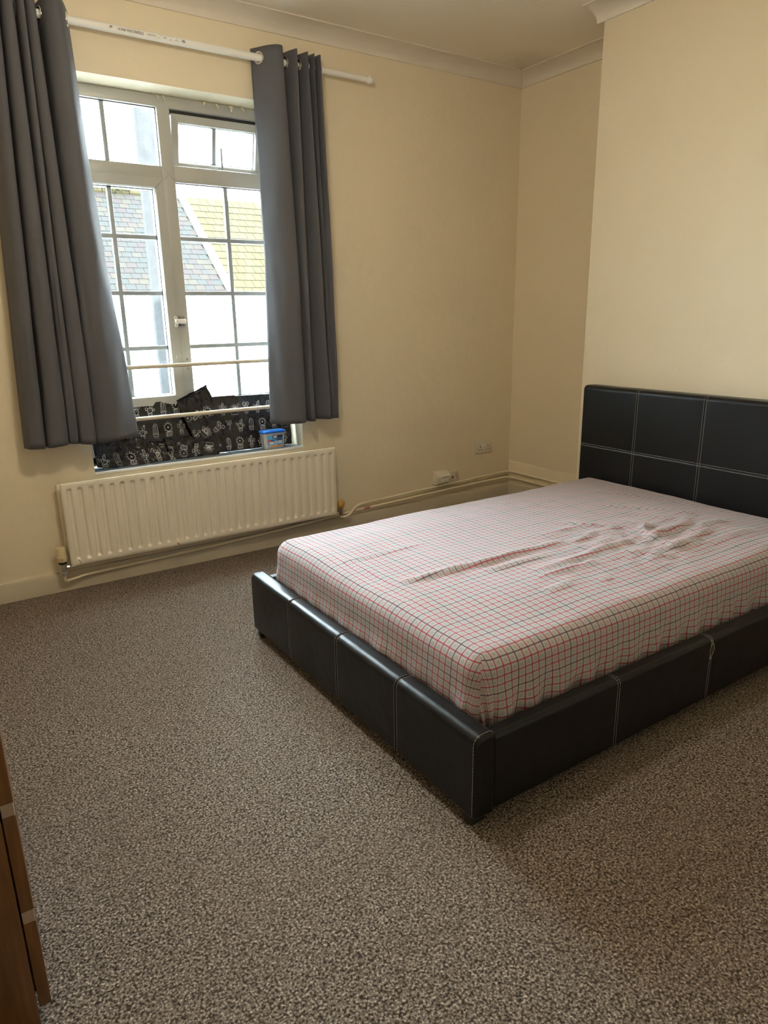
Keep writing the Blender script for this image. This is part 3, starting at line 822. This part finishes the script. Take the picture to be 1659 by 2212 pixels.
# ------------------------------------------------------------------ radiator, valves, pipes
rad = thing('radiator', 'long cream white ribbed panel radiator under the window', 'radiator', (1.393, -0.06, 0.151))
RX0, RX1, RZ0, RZ1 = 0.634, 2.152, 0.151, 0.562
def groove(x, z):
    k = (x - (RX0 + 0.034)) / 0.0500; c = round(k); c = min(max(c, 0), 29)
    dx = abs(x - (RX0 + 0.034 + c * 0.05))
    a = 1 - smooth01((dx - 0.0055) / 0.0085)
    e = min(z - (RZ0 + 0.034), (RZ1 - 0.034) - z)
    return 0.012 * a * smooth01((e + 0.012) / 0.016)
def panel(yf, name):
    xs_ = sorted({RX0 + 0.034 + c * 0.05 + o_ for c in range(30) for o_ in (-.025, -.018, -.014, -.011, -.0085, -.006, -.003, 0, .003, .006, .0085, .011, .014, .018)} | {RX0, RX0 + 0.004, RX1 - 0.004, RX1})
    xs_ = [x for x in xs_ if RX0 <= x <= RX1]
    zs_ = [RZ0, RZ0 + .004, RZ0 + .012, RZ0 + .018, RZ0 + .022, RZ0 + .026, RZ0 + .030, RZ0 + .034, RZ0 + .038, RZ0 + .05, RZ0 + .1, RZ0 + .2, RZ0 + .3] + [RZ1 - q for q in (.05, .038, .034, .030, .026, .022, .018, .012, .004, 0)]
    vv = []; 
    for z in zs_:
        for x in xs_:
            ed = min(x - RX0, RX1 - x, z - RZ0, RZ1 - z)
            vv.append((x, yf + groove(x, z) + (0.004 if ed < 0.001 else 0), z))
    nX = len(xs_); ff = [(j * nX + i, j * nX + i + 1, (j + 1) * nX + i + 1, (j + 1) * nX + i) for j in range(len(zs_) - 1) for i in range(nX - 1)]
    mb = MB().add(vv, ff)
    mb.box(RX0 + .001, RX1 - .001, yf + 0.0125, yf + 0.018, RZ0 + .001, RZ1 - .001)
    mb.tube([(RX0 + .002, yf + .006, RZ1 - .002), (RX1 - .002, yf + .006, RZ1 - .002)], .0055, 10)
    mb.tube([(RX0 + .002, yf + .006, RZ0 + .002), (RX1 - .002, yf + .006, RZ0 + .002)], .0055, 10)
    mb.tube([(RX0 + .002, yf + .008, RZ0 + .002), (RX0 + .002, yf + .008, RZ1 - .002)], .0045, 8)
    mb.tube([(RX1 - .002, yf + .008, RZ0 + .002), (RX1 - .002, yf + .008, RZ1 - .002)], .0045, 8)
    return mb.make(name, M['rad'], rad, 50)
panel(-0.100, 'front_panel')
MB().box(RX0 - 0.012, RX1 - 0.010, -0.050, -0.036, RZ0 + 0.002, RZ1 - 0.010, 0.004).make('rear_panel', M['rad'], rad, 40)
for xx in (RX0 + 0.03, RX1 - 0.03):
    MB().tube([(xx, -0.088, RZ0 + 0.03), (xx, -0.046, RZ0 + 0.03)], 0.012, 12).make('connector', M['rad'], rad, 40)
for xx in (0.95, 1.85): MB().box(xx, xx + 0.03, -0.037, -0.0005, 0.20, 0.52).make('wall_bracket', M['rad'], rad)
# rust chips near the bottom edge
for xx, zz, r in ((1.165, 0.160, .006), (1.172, 0.153, .004), (1.62, 0.545, .0025), (1.42, 0.531, .003)):
    mb = MB(); mb.add([(xx + r * math.cos(a) * random.uniform(.6, 1.2), -0.1004, zz + r * 0.7 * math.sin(a) * random.uniform(.6, 1.2)) for a in [k * PI / 4 for k in range(8)]], [tuple(range(8))]); mb.make('rust_chip', M['rust'], rad)
MB().tube(crom([(0.664, -0.1006, 0.182), (0.672, -0.1006, 0.168), (0.677, -0.1006, 0.154)], 5), 0.0009, 5).make('hair', M['black'], rad)
# thermostatic valve (left)
vx, vy = 0.598, -0.066
trv = pos(MB().lathe([(.013, .158), (.014, .150), (.0145, .128), (.0125, .126), (.0125, .118), (.015, .116), (.0155, .100), (.012, .096), (.009, .094)][::-1], T(vx, vy, 0.0), 20).make('valve_body', M['chrome'], rad, 40), rad)
hv = MB(); n = 60
rings = []
for hgt, r, rib in ((.172, .021, 0), (.178, .0245, 0), (.199, .0245, 0), (.2005, .0225, 1), (.240, .0225, 1), (.2435, .0205, 0)):
    rings.append([(vx + (r - (0.0012 if rib and k % 2 else 0)) * math.cos(2 * PI * k / n), vy + (r - (0.0012 if rib and k % 2 else 0)) * math.sin(2 * PI * k / n), hgt) for k in range(n)])
fixn(hv.loft(rings).make('thermostat_head', M['cream'], trv, 50))
MB().lathe([(.012, .156), (.019, .160), (.020, .172)], T(vx, vy, 0), 20).make('collar', M['black'], trv, 40)
MB().lathe([(.0028, 0), (.0028, .001)], T(vx - 0.004, vy - 0.0245, 0.188) @ RX(PI / 2), 10).make('red_dot', M['rust'], trv)
MB().lathe([(.0085, 0), (.0085, .010), (.0125, .010), (.0125, .022), (.008, .024), (.007, .046)], T(vx + 0.006, vy, 0.137) @ RY(PI / 2), 12).make('union_nut', M['chrome'], trv, 30)
# lockshield valve (right)
lx = 2.196
lsv = pos(MB().lathe([(.008, .128), (.012, .132), (.012, .145), (.009, .147), (.010, .165), (.013, .168), (.013, .176)], T(lx, vy, 0), 16).make('valve_body', M['dullmetal'], rad, 40), rad)
MB().lathe([(.010, .174), (.018, .180), (.0215, .196), (.0205, .212), (.015, .221), (.001, .223)], T(lx, vy, 0) @ T(0, 0, 0.18) @ RY(0.16) @ T(0, 0, -0.18), 14).make('knob_cap', M['yellow'], lsv, 60)
MB().tube([(lx, vy, 0.160), (2.150, vy, 0.165)], 0.008, 10).make('union_nut', M['dullmetal'], lsv, 40)
# pipes
PR = 0.0076
def pipe(label, pts, n=6):
    t = thing('heating_pipe', label, 'pipe', pts[len(pts) // 2])
    MB().tube(crom(pts, n), PR, 12).make('pipe_run', M['pipe'], t, 60)
    return t
pa = pipe('long cream painted pipe under the radiator, the lower of two on the wall', [(vx, vy, 0.094), (vx, vy, 0.082), (vx + .002, vy + .004, 0.070), (vx + .012, -.050, 0.063), (0.66, -.042, 0.066), (0.75, -.034, 0.072), (1.2, -.030, 0.080), (1.8, -.030, 0.100), (2.2, -.030, 0.122), (2.35, -.030, 0.130), (2.9, -.030, 0.146), (3.29, -.030, 0.156), (3.55, -.030, 0.160), (3.62, -.036, 0.161), (3.642, -.060, 0.161), (3.648, -.12, 0.160), (3.648, -.5, 0.158), (3.648, -.98, 0.156)])
pb = pipe('shorter cream painted pipe from the yellow knob, the upper of two on the wall', [(lx, vy, 0.128), (lx + .001, vy, 0.121), (lx + .010, vy + .004, 0.114), (2.235, -.060, 0.114), (2.262, -.056, 0.120), (2.295, -.050, 0.145), (2.322, -.044, 0.160), (2.36, -.036, 0.166), (2.45, -.030, 0.169), (2.9, -.030, 0.184), (3.29, -.030, 0.196), (3.55, -.030, 0.203), (3.62, -.036, 0.205), (3.642, -.060, 0.205), (3.648, -.12, 0.205), (3.648, -.5, 0.203), (3.648, -.98, 0.201)])
for xx, za, zb in ((2.372, .1305, .1665), (3.290, .156, .196)):
    for zz, par in ((za, pa), (zb, pb)):
        MB().tube([(xx - .007, -.030, zz), (xx + .007, -.030, zz)], .0112, 14).box(xx - .006, xx + .006, -.030, -.0195, zz - .007, zz + .007).make('pipe_clip', M['pipe'], par, 40)
MB().tube([(2.385, -.030, .1308), (2.43, -.030, .1325)], .0079, 12).make('paint_mark', M['redpaint'], pa, 40)

# ------------------------------------------------------------------ sockets
t = thing('double_socket', 'cream double power socket with two rocker switches', 'socket', (3.421, 0, 0.405))
pl = pos(MB().box(3.348, 3.494, -0.010, -0.0003, 0.362, 0.448, 0.004, 3).make('face_plate', M['socket'], t, 50), t)
for cx_ in (3.385, 3.457):
    mb = MB()
    mb.box(cx_ - .0025, cx_ + .0025, -.0106, -.0095, .4045, .4145)
    for s_ in (-1, 1): mb.box(cx_ + s_ * .011 - .0035, cx_ + s_ * .011 + .0035, -.0106, -.0095, .384, .389)
    mb.make('pin_holes', M['hole'], t)
    for_x = cx_ + (0.0255 if cx_ < 3.42 else -0.0255)
    MB().box(for_x - .006, for_x + .006, -.0135, -.0098, .407, .429, .002).make('rocker_switch', M['white'], t, 40)
    MB().box(cx_ + (-.027 if cx_ < 3.42 else .023), cx_ + (-.023 if cx_ < 3.42 else .027), -.0106, -.0095, .396, .402).make('screw', M['hole'], t)
t = thing('aerial_socket', 'cream square aerial socket just right of the phone box', 'socket', (3.130, 0, 0.228))
MB().box(3.088, 3.172, -0.016, -0.0003, 0.186, 0.270, 0.004, 3).make('face_plate', M['socket'], t, 50)
MB().lathe([(.0095, 0), (.0095, .002), (.0055, .002), (.0055, .007), (.003, .007)], T(3.130, -0.016, 0.228) @ RX(PI / 2), 16).make('coax_port', M['dullmetal'], t, 40)
for s_ in (-1, 1): MB().lathe([(.003, 0), (.003, .0008)], T(3.130 + s_ * .030, -0.016, 0.232) @ RX(PI / 2), 10).make('screw', M['hole'], t)
t = thing('phone_box', 'cream sloping telephone junction box above the pipes', 'phone box', (3.02, 0, 0.235))
prof = [(0, .202), (-.030, .200), (-.048, .206), (-.050, .212), (-.050, .252), (-.044, .263), (-.020, .281), (-.008, .285), (0, .285)]
rings = [[(x, y, z) for y, z in prof] for x in (2.968, 3.084)]
rings = [[(2.9685 if r == 0 else 3.0835, lerp(y, -.02, .03), lerp(z, .24, .03)) for y, z in prof] if False else rings[r] for r in (0, 1)]
fixn(MB().loft(rings).make('cover', M['socket'], t, 25))
for k, xx in enumerate((3.018, 3.050)):
    MB().box(xx - .010, xx + .010, -.0512, -.0495, .218, .238, .0005).make('port', M['white'], t)
    MB().box(xx - .007, xx + .007, -.0506, -.0495, .2085, .2115).make('mark', M['greyink'], t)
    MB().box(xx - .007, xx + .007, -.0506, -.0495, .2405, .2425).make('mark', M['greyink'], t)
MB().box(3.008, 3.066, -.0506, -.0495, .2465, .2485).make('mark', M['greyink'], t)
MB().box(2.9674, 2.969, -.044, -.014, .215, .218).make('mark', M['greyink'], t)

# ------------------------------------------------------------------ black patterned plastic on the sill
def arc(cx, cy, rx, ry, a0, a1, n=10): return [(cx + rx * math.cos(lerp(a0, a1, k / n)), cy + ry * math.sin(lerp(a0, a1, k / n))) for k in range(n + 1)]
def pot(w1, w0, y1): return [[(-w1, y1), (w1, y1), (w1, y1 - .07), (-w1, y1 - .07), (-w1, y1)], [(-w1 * .85, y1 - .07), (-w0, 0), (w0, 0), (w1 * .85, y1 - .07)], [(-w0 * 1.05, y1 * .35), (w0 * 1.05, y1 * .35)]]
def tri(x, y, s_=.03): return [(x - s_, y), (x, y + s_ * 1.5), (x + s_, y)]
mot = []
# tall ribbed cactus
mot.append([arc(0, .72, .18, .26, 0, PI, 12) , [(-.18, .72), (-.18, .30)], [(.18, .72), (.18, .30)], [(-.07, .90), (-.07, .32)], [(.05, .92), (.05, .32)]] + pot(.22, .15, .30))
# round spiny cactus in a striped pot
m_ = [arc(0, .62, .27, .27, 0, 2 * PI, 14)] + [[(.08 * math.cos(a), .62 + .08 * math.sin(a)), (-.08 * math.cos(a), .62 - .08 * math.sin(a))] for a in (0, 1.05, 2.1)]
m_ += [[(.30 * math.cos(a), .62 + .30 * math.sin(a)), (.38 * math.cos(a), .62 + .38 * math.sin(a))] for a in [k * PI / 6 for k in range(-1, 8)]]
m_ += [[(-.24, .32), (.24, .32), (.24, 0), (-.24, 0), (-.24, .32)]] + [[(x, 0), (x + .12, .32)] for x in (-.24, -.12, 0, .12)]
mot.append(m_)
# saguaro with two arms
mot.append([[(-.08, .28), (-.08, .88)], arc(0, .88, .08, .1, PI, 0, 8), [(.08, .88), (.08, .28)], [(-.08, .45), (-.26, .50), (-.30, .62)], arc(-.24, .66, .07, .09, PI, 0, 8), [(-.17, .66), (-.16, .58), (-.08, .56)], [(.08, .40), (.26, .46), (.31, .58)], arc(.24, .60, .08, .10, 0, PI, 8), [(.16, .60), (.16, .53), (.08, .50)]] + [tri(0, y) for y in (.38, .52, .66, .80)] + pot(.17, .12, .28))
# succulent with pointed leaves
m_ = []
for a in (-1.2, -.75, -.35, 0, .35, .75, 1.2):
    dx, dy = math.sin(a), math.cos(a); L = .52
    m_.append([(dx * .08, .32), (dx * L * .5 - dy * .09, .32 + dy * L * .5 + dx * .09), (dx * L, .32 + dy * L), (dx * L * .5 + dy * .09, .32 + dy * L * .5 - dx * .09), (dx * .08, .32)])
m_ += [[(-.33, .30), (.33, .30), (.30, .0), (-.30, .0), (-.33, .30)], [(-.32, .22), (.32, .22)]] + [[(x, .22), (x, .30)] for x in (-.2, -.1, 0, .1, .2)]
mot.append(m_)
# tiered prickly pear
m_ = [arc(0, .50, .17, .20, 0, 2 * PI, 12), arc(-.16, .80, .14, .14, 0, 2 * PI, 10), arc(.18, .82, .13, .15, 0, 2 * PI, 10)] + [tri(x, y) for x, y in ((-.05, .45), (.06, .52), (-.04, .58), (-.17, .78), (.18, .80))]
m_ += [[(.13 * math.cos(a) - .16, .80 + .13 * math.sin(a)), (.19 * math.cos(a) - .16, .80 + .19 * math.sin(a))] for a in (1, 1.6, 2.2, 2.8)]
mot.append(m_ + pot(.18, .12, .30))
# bunny-ear cactus with a flower
mot.append([arc(0, .46, .20, .19, 0, 2 * PI, 12), arc(.13, .76, .11, .14, 0, 2 * PI, 10), arc(-.26, .60, .10, .10, 0, 2 * PI, 8), arc(.28, .48, .08, .09, 0, 2 * PI, 8), arc(.20, .95, .05, .05, 0, 2 * PI, 6)] + [tri(x, y) for x, y in ((-.07, .42), (.06, .48), (0, .55), (.13, .74))] + pot(.18, .13, .28))

film = thing('plastic_sheet', 'crumpled black plastic sheeting printed with white cactus drawings on the sill', 'plastic sheet', (1.40, 0.09, 0.5795))
def piece(c, yf, amp, seed, rowsz, sz=.070, first=0, nu=44, nv=26, ang=0.0, curl=0.0):
    """c: corners (x, z) bottom-left, bottom-right, top-right, top-left; yf(u, v) depth"""
    def S(u, v):
        x = lerp(lerp(c[0][0], c[1][0], u), lerp(c[3][0], c[2][0], u), v); z = lerp(lerp(c[0][1], c[1][1], u), lerp(c[3][1], c[2][1], u), v)
        q = amp * (noise.noise((u * 7 + seed, v * 5, seed)) + 0.7 * abs(noise.noise((u * 15, v * 13 + seed, 2))) + .35 * noise.noise((u * 34, v * 25, seed)))
        y = yf(u, v) + q
        if curl and v > .9: y -= curl * ((v - .9) / .1) ** 2
        y = min(max(y, 0.050), 0.150)
        return Vector((x + amp * .5 * noise.noise((u * 9, v * 9, seed + 4)), y, max(z + amp * .4 * noise.noise((u * 8, v * 2, seed + 8)), 0.5795)))
    vv = [S(i / nu, j / nv) for j in range(nv + 1) for i in range(nu + 1)]
    ff = [(j * (nu + 1) + i, j * (nu + 1) + i + 1, (j + 1) * (nu + 1) + i + 1, (j + 1) * (nu + 1) + i) for j in range(nv) for i in range(nu)]
    o = pos(mesh_obj('sheet_fold', vv, ff, M['bag'], film, 50), film)
    Wd = math.hypot(c[1][0] - c[0][0], c[1][1] - c[0][1]); Ht = math.hypot(c[3][0] - c[0][0], c[3][1] - c[0][1])
    pm = MB(); k = first; v0 = .03
    while v0 * Ht + sz < Ht * 1.02:
        u0 = .03 + .02 * (k % 3)
        while u0 < .98:
            for pl_ in mot[k % len(mot)]:
                P = []
                for px_, py_ in pl_:
                    a_, b_ = px_ * sz * .95, py_ * sz
                    a_, b_ = a_ * math.cos(ang) - (b_ - sz / 2) * math.sin(ang), a_ * math.sin(ang) + (b_ - sz / 2) * math.cos(ang) + sz / 2
                    u, v = u0 + a_ / Wd, v0 + b_ / Ht
                    if 0.005 < u < .995 and 0.005 < v < .995:
                        q = S(u, v); P.append((q.x, q.y - 0.0012, q.z))
                    else:
                        if len(P) > 1: pm.tube(P, .00100, 3)
                        P = []
                if len(P) > 1: pm.tube(P, .00100, 3)
            k += 1; u0 += .070 / Wd
        v0 += rowsz / Ht; k += 2
    tag(pm.make('cactus_print', M['print'], o), kind='stuff')
    return o
piece([(.850, .582), (1.47, .582), (1.47, .905), (.838, .868)], lambda u, v: lerp(.100, .140, v), .006, 1.3, .104, first=3)
piece([(1.40, .582), (1.968, .582), (1.968, .880), (1.40, .898)], lambda u, v: lerp(.098, .128, v), .006, 4.1, .100, first=4)
piece([(1.375, .660), (1.585, .690), (1.462, .968), (1.288, .896)], lambda u, v: lerp(.082, .104, v), .008, 8.2, .092, first=2, nu=24, nv=24, ang=-1.2, curl=.02)
piece([(1.222, .580), (1.500, .580), (1.510, .690), (1.205, .694)], lambda u, v: lerp(.068, .090, v), .007, 6.6, .06, first=0, nu=30, nv=16, ang=2.9)
piece([(.868, .580), (1.130, .580), (1.105, .712), (.838, .712)], lambda u, v: lerp(.058, .100, v), .010, 2.7, .066, first=5, nu=34, nv=20)
piece([(1.090, .580), (1.250, .580), (1.225, .675), (1.080, .690)], lambda u, v: lerp(.064, .096, v), .009, 3.9, .07, first=3, nu=22, nv=16)

# moisture absorber tub
tub = thing('moisture_tub', 'clear moisture absorber tub with a bright blue vented lid on the sill', 'tub', (1.817, 0.0555, 0.579))
def rr3(cx_, cy_, hw, hd, r, z, n=5): return [(cx_ + a, cy_ + b, z) for a, b in rrect(-hw, hw, -hd, hd, (r,) * 4, n)]
cx_, cy_ = 1.817, 0.0475
rings = [rr3(cx_, cy_, lerp(.060, .0695, t), lerp(.029, .034, t), .014, .5790 + .094 * t) for t in (0, .04, .3, .6, .9, 1)]
rings[0] = rr3(cx_, cy_, .056, .025, .012, .5788)
fixn(MB().loft(rings).make('tub_body', M['tub'], tub, 50))
rings = [rr3(cx_, cy_, .0725 - q, .037 - q, .016, z) for z, q in ((.6725, 0.0), (.674, -.001), (.682, -.001), (.6855, .003), (.6865, .010))]
ld = pos(fixn(MB().loft(rings).make('lid', M['blue'], tub, 50)), tub)
for k in range(6):
    x_ = cx_ - .045 + k * .018
    MB().obox(T(x_, cy_, .6872) @ RZ(.5), .005, .042, .0022, .0008).make('lid_rib', M['sky_ink'], ld)
ty = lambda z: cy_ - lerp(.029, .034, (z - .579) / .094) - .0006
def lab(name, x0, x1, z0, z1, mat_, e=0.0):
    vs = [(cx_ + x0, ty(z0) - e, z0), (cx_ + x1, ty(z0) - e, z0), (cx_ + x1, ty(z1) - e, z1), (cx_ + x0, ty(z1) - e, z1)]
    vs += [(x, y + .0004, z) for x, y, z in vs]
    return fixn(mesh_obj(name, vs, [(0, 1, 2, 3), (7, 6, 5, 4), (0, 4, 5, 1), (1, 5, 6, 2), (2, 6, 7, 3), (3, 7, 4, 0)], M[mat_], lbl if lbl else tub))
lbl = None
lbl = pos(lab('label', -.044, .050, .590, .659, 'label'), tub)
lab('label_print', -.044, -.016, .636, .6585, 'sky_ink', .0004); lab('label_print', -.014, .0495, .643, .6575, 'navy', .0004)
lab('label_print', -.009, .014, .645, .6555, 'white', .0008); lab('label_print', .014, .044, .6355, .640, 'navy', .0004)
lab('label_print', .004, .046, .629, .633, 'navy', .0004); lab('label_print', -.041, -.026, .622, .634, 'red_ink', .0004)
lab('label_print', -.025, -.006, .626, .630, 'navy', .0004); lab('label_print', -.033, -.008, .608, .622, 'white', .0004)
lab('label_print', .000, .046, .611, .626, 'pale', .0004)
for k in range(4): lab('label_print', .010 + k * .008, .0145 + k * .008, .6165, .6225, 'label' if k < 2 else 'white', .0008)
lab('label_print', -.034, .047, .592, .6015, 'orange', .0004)
for k in range(9): lab('label_print', -.030 + k * .0085, -.0245 + k * .0085, .5955, .598, 'navy' if k % 3 == 0 else 'red_ink', .0008)

# ------------------------------------------------------------------ chest of drawers (only its front corner is in the picture)
CO = (0.1522, -2.400, 0.0)
ch = thing('chest_of_drawers', 'brown wood veneer chest of drawers at the left edge', 'chest of drawers', CO, -0.0262)
def cb(name, x0, x1, y0, y1, z0, z1, mat_='wood', bev=.0012, parent=ch): return MB().box(CO[0] + x0, CO[0] + x1, CO[1] + y0, CO[1] + y1, z0, z1, bev).make(name, M[mat_], parent, 40)
cb('side_panel', -.52, -.0245, 0, .018, .0005, .745); cb('side_panel', -.52, -.0245, .702, .72, .0005, .745)
cb('top_panel', -.53, .006, -.006, .726, .745, .768); cb('back_panel', -.52, -.512, .018, .702, .03, .745)
cb('plinth', -.045, -.03, .018, .702, .0005, .0385)
for z0_, z1_ in ((.0415, .240), (.2675, .4745), (.502, .735)):
    d_ = pos(cb('drawer', -.0215, 0, .0015, .7185, z0_, z1_), ch)
    cb('drawer_box', -.48, -.022, .03, .69, z0_ + .012, z1_ - .03, 'wood', .001, d_)
M['strip'] = plain('pale grey brown edge strip', (0.34, 0.25, 0.20), 0.4)
for z0_, z1_ in ((.2405, .267), (.475, .5015)): cb('grip_strip', -.0213, -.001, .002, .718, z0_, z1_, 'strip', .0006)

# ------------------------------------------------------------------ outside: street, two terraced houses, lamp post
struct(MB().box(-40, 60, 0.4, 80, -3.4, -3.2).make('ground', M['road']), 'street below the window')
FY = 16.0; EZ = 1.90; PITCH = math.radians(40)
def house(name, label, x0, x1, windows):
    hs_ = thing(name, label, 'house', ((x0 + x1) / 2, FY, -3.2))
    MB().box(x0, x1, FY, FY + 7.2, -3.2, EZ + 0.1).make('wall', M['render'], hs_)
    for wx0, wx1, wz0, wz1, n, net in windows:
        f = pos(MB().box(wx0, wx1, FY - .03, FY + .01, wz0, wz1).make('window', M['dimglass'], hs_), hs_)
        fr = MB(); t_ = .05
        for a in ((wx0 - t_, wx1 + t_, wz0 - t_, wz0), (wx0 - t_, wx1 + t_, wz1, wz1 + t_), (wx0 - t_, wx0, wz0, wz1), (wx1, wx1 + t_, wz0, wz1)): fr.box(a[0], a[1], FY - .08, FY, a[2], a[3])
        for k in range(1, n): xx = lerp(wx0, wx1, k / n); fr.box(xx - .025, xx + .025, FY - .07, FY, wz0, wz1)
        fr.make('window_frame', M['upvc'], f)
        if net == 1:
            for k in range(n):
                a, b = lerp(wx0, wx1, k / n) + .04, lerp(wx0, wx1, (k + 1) / n) - .04
                MB().box(a, b, FY - .045, FY - .032, wz1 - .16, wz1 - .01).make('valance', M['netting'], f)
            MB().obox(T(lerp(wx0, wx1, .56), FY - .045, (wz0 + wz1) / 2) @ RY(-.16), .05, .012, (wz1 - wz0) * .92).make('curtain_tie', M['netting'], f)
        if net == 2:
            for k in range(7): MB().box(wx0 + .03, wx1 - .03, FY - .05, FY - .033, wz0 + .04 + k * .1, wz0 + .10 + k * .1).make('blind_slat', M['bar'], f)
        MB().box(wx0 - .1, wx1 + .1, FY - .12, FY, wz0 - .10, wz0 - .05).make('window_sill', M['render'], f)
    rl = 3.62 / math.cos(PITCH)
    c, s_ = math.cos(PITCH), math.sin(PITCH)
    ey = FY - .25
    mb = MB(); mb.add([(x0, ey, EZ), (x1, ey, EZ), (x1, ey + rl * c, EZ + rl * s_), (x0, ey + rl * c, EZ + rl * s_), (x0, ey + 2 * rl * c, EZ), (x1, ey + 2 * rl * c, EZ)], [(0, 1, 2, 3), (3, 2, 5, 4), (0, 3, 4), (1, 5, 2), (0, 4, 5, 1)])
    rf = pos(fixn(mb.make('roof', M['roofbase'], hs_)), hs_)
    MB().tube([(x0, ey - .06, EZ - .03), (x1, ey - .06, EZ - .03)], .055, 8).make('gutter', M['render'], hs_, 40)
    return hs_, rf, ey, rl, c, s_
def cover(rf, x0, x1, ey, rl, c, s_, wd, ex, th, mat_, name, off=True):
    me = MB().box(-wd / 2 + .004, wd / 2 - .004, -ex * .62, ex * .62, 0, th).make(name, M[mat_])
    data = me.data; bpy.data.objects.remove(me)
    rows = int(rl / ex); o0 = Vector(rf['o'][:])
    for r in range(rows):
        y = (r + .5) * ex; x = x0 + wd / 2 - (wd / 2 if (off and r % 2) else 0); 
        while x < x1 + wd * .3:
            xx = min(max(x, x0 + wd * .5), x1 - wd * .5)
            o = bpy.data.objects.new(name, data); C.objects.link(o); o.parent = rf
            o.location = Vector((xx, ey + y * c, EZ + y * s_ + .012 + random.uniform(0, .004))) - o0
            o.rotation_euler = (PITCH - .045 + random.uniform(-.008, .008), 0, random.uniform(-.012, .012))
            x += wd
random.seed(11)
hA, rA, ey, rl, c_, s_ = house('slate_house', 'white rendered house with a weathered slate roof across the street', 1.2, 8.0,
    [(5.10, 5.90, 0.92, 1.66, 3, 1), (2.5, 3.3, .92, 1.66, 3, 1), (5.05, 5.95, -1.85, -.80, 3, 0), (6.9, 7.6, -1.85, -.74, 2, 0)])
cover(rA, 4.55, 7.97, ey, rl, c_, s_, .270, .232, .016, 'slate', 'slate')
hB, rB, ey, rl, c_, s_ = house('tiled_house', 'white rendered house with a yellow lichened tile roof and white verge', 8.02, 15.0,
    [(8.90, 9.75, .62, 1.36, 1, 2), (11.2, 12.0, .62, 1.36, 1, 2)])
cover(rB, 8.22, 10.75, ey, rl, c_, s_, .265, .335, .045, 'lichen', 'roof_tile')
mtx = T(8.10, ey + rl * c_ / 2, EZ + rl * s_ / 2) @ RX(PITCH)
MB().obox(mtx @ T(0, 0, .03), .19, rl + .1, .16, .01).make('verge', M['render'], rB)
mb = MB(); 
for k in range(8): mb.tube([(4.55 + k * .39, ey + rl * c_, EZ + rl * s_ + .02), (4.92 + k * .39, ey + rl * c_, EZ + rl * s_ + .02)], .10, 8)
mb.make('ridge_tiles', M['lichen'], rA, 40)
# plants growing along the ridge of the slate roof
random.seed(5)
for (px_, n_, sp, hh) in ((5.25, 120, .38, .34), (5.95, 70, .30, .16), (6.35, 50, .22, .12)):
    t = thing('roof_plant', {5.25: 'bushy green plant growing on the slate roof ridge', 5.95: 'small green tuft growing midway along the slate ridge', 6.35: 'low green tuft nearest the lamp post on the slate ridge'}[px_], 'plant', (px_, ey + rl * c_ - .05, EZ + rl * s_ + .10))
    lf = MB(); tw = MB(); bx, by, bz = t['o']
    for k in range(n_):
        p = Vector((bx + random.gauss(0, sp * .5), by + random.gauss(0, .10), bz + abs(random.gauss(0, hh * .6))))
        m4 = Matrix.Translation(p) @ RZ(random.uniform(0, 6.3)) @ RX(random.uniform(-1, 1)); l_ = random.uniform(.05, .09)
        lf.add([m4 @ Vector(q) for q in ((0, -l_, 0), (l_ * .45, 0, .012), (0, l_, 0), (-l_ * .45, 0, .012))], [(0, 1, 2), (0, 2, 3)])
        if k % 6 == 0: tw.tube([(p.x * .3 + bx * .7, by, bz - .03), p], .006, 4)
    tag(lf.make('leaves', M['leaf'], t), kind='stuff'); tw.make('stems', M['twig'], t)
lp = thing('lamp_post', 'rough concrete lamp post standing just outside the window', 'lamp post', (2.455, 4.0, -3.2))
rings = []
for z, r in ((-3.2, .135), (-2.0, .13), (-1.9, .108), (0, .102), (2.5, .096), (5.8, .082)):
    rings.append([(2.455 + r * math.cos(PI / 8 + k * PI / 4), 4.0 + r * math.sin(PI / 8 + k * PI / 4), z) for k in range(8)])
fixn(MB().loft(rings).make('column', M['concrete'], lp))
MB().tube(crom([(2.455, 4.0, 5.8), (2.455, 4.05, 6.2), (2.455, 4.35, 6.55), (2.455, 4.9, 6.65)], 5), .05, 8).make('arm', M['concrete'], lp, 50)
MB().box(2.36, 2.55, 4.85, 5.4, 6.57, 6.70, .04, 3).make('lantern', M['greyink'], lp, 40)
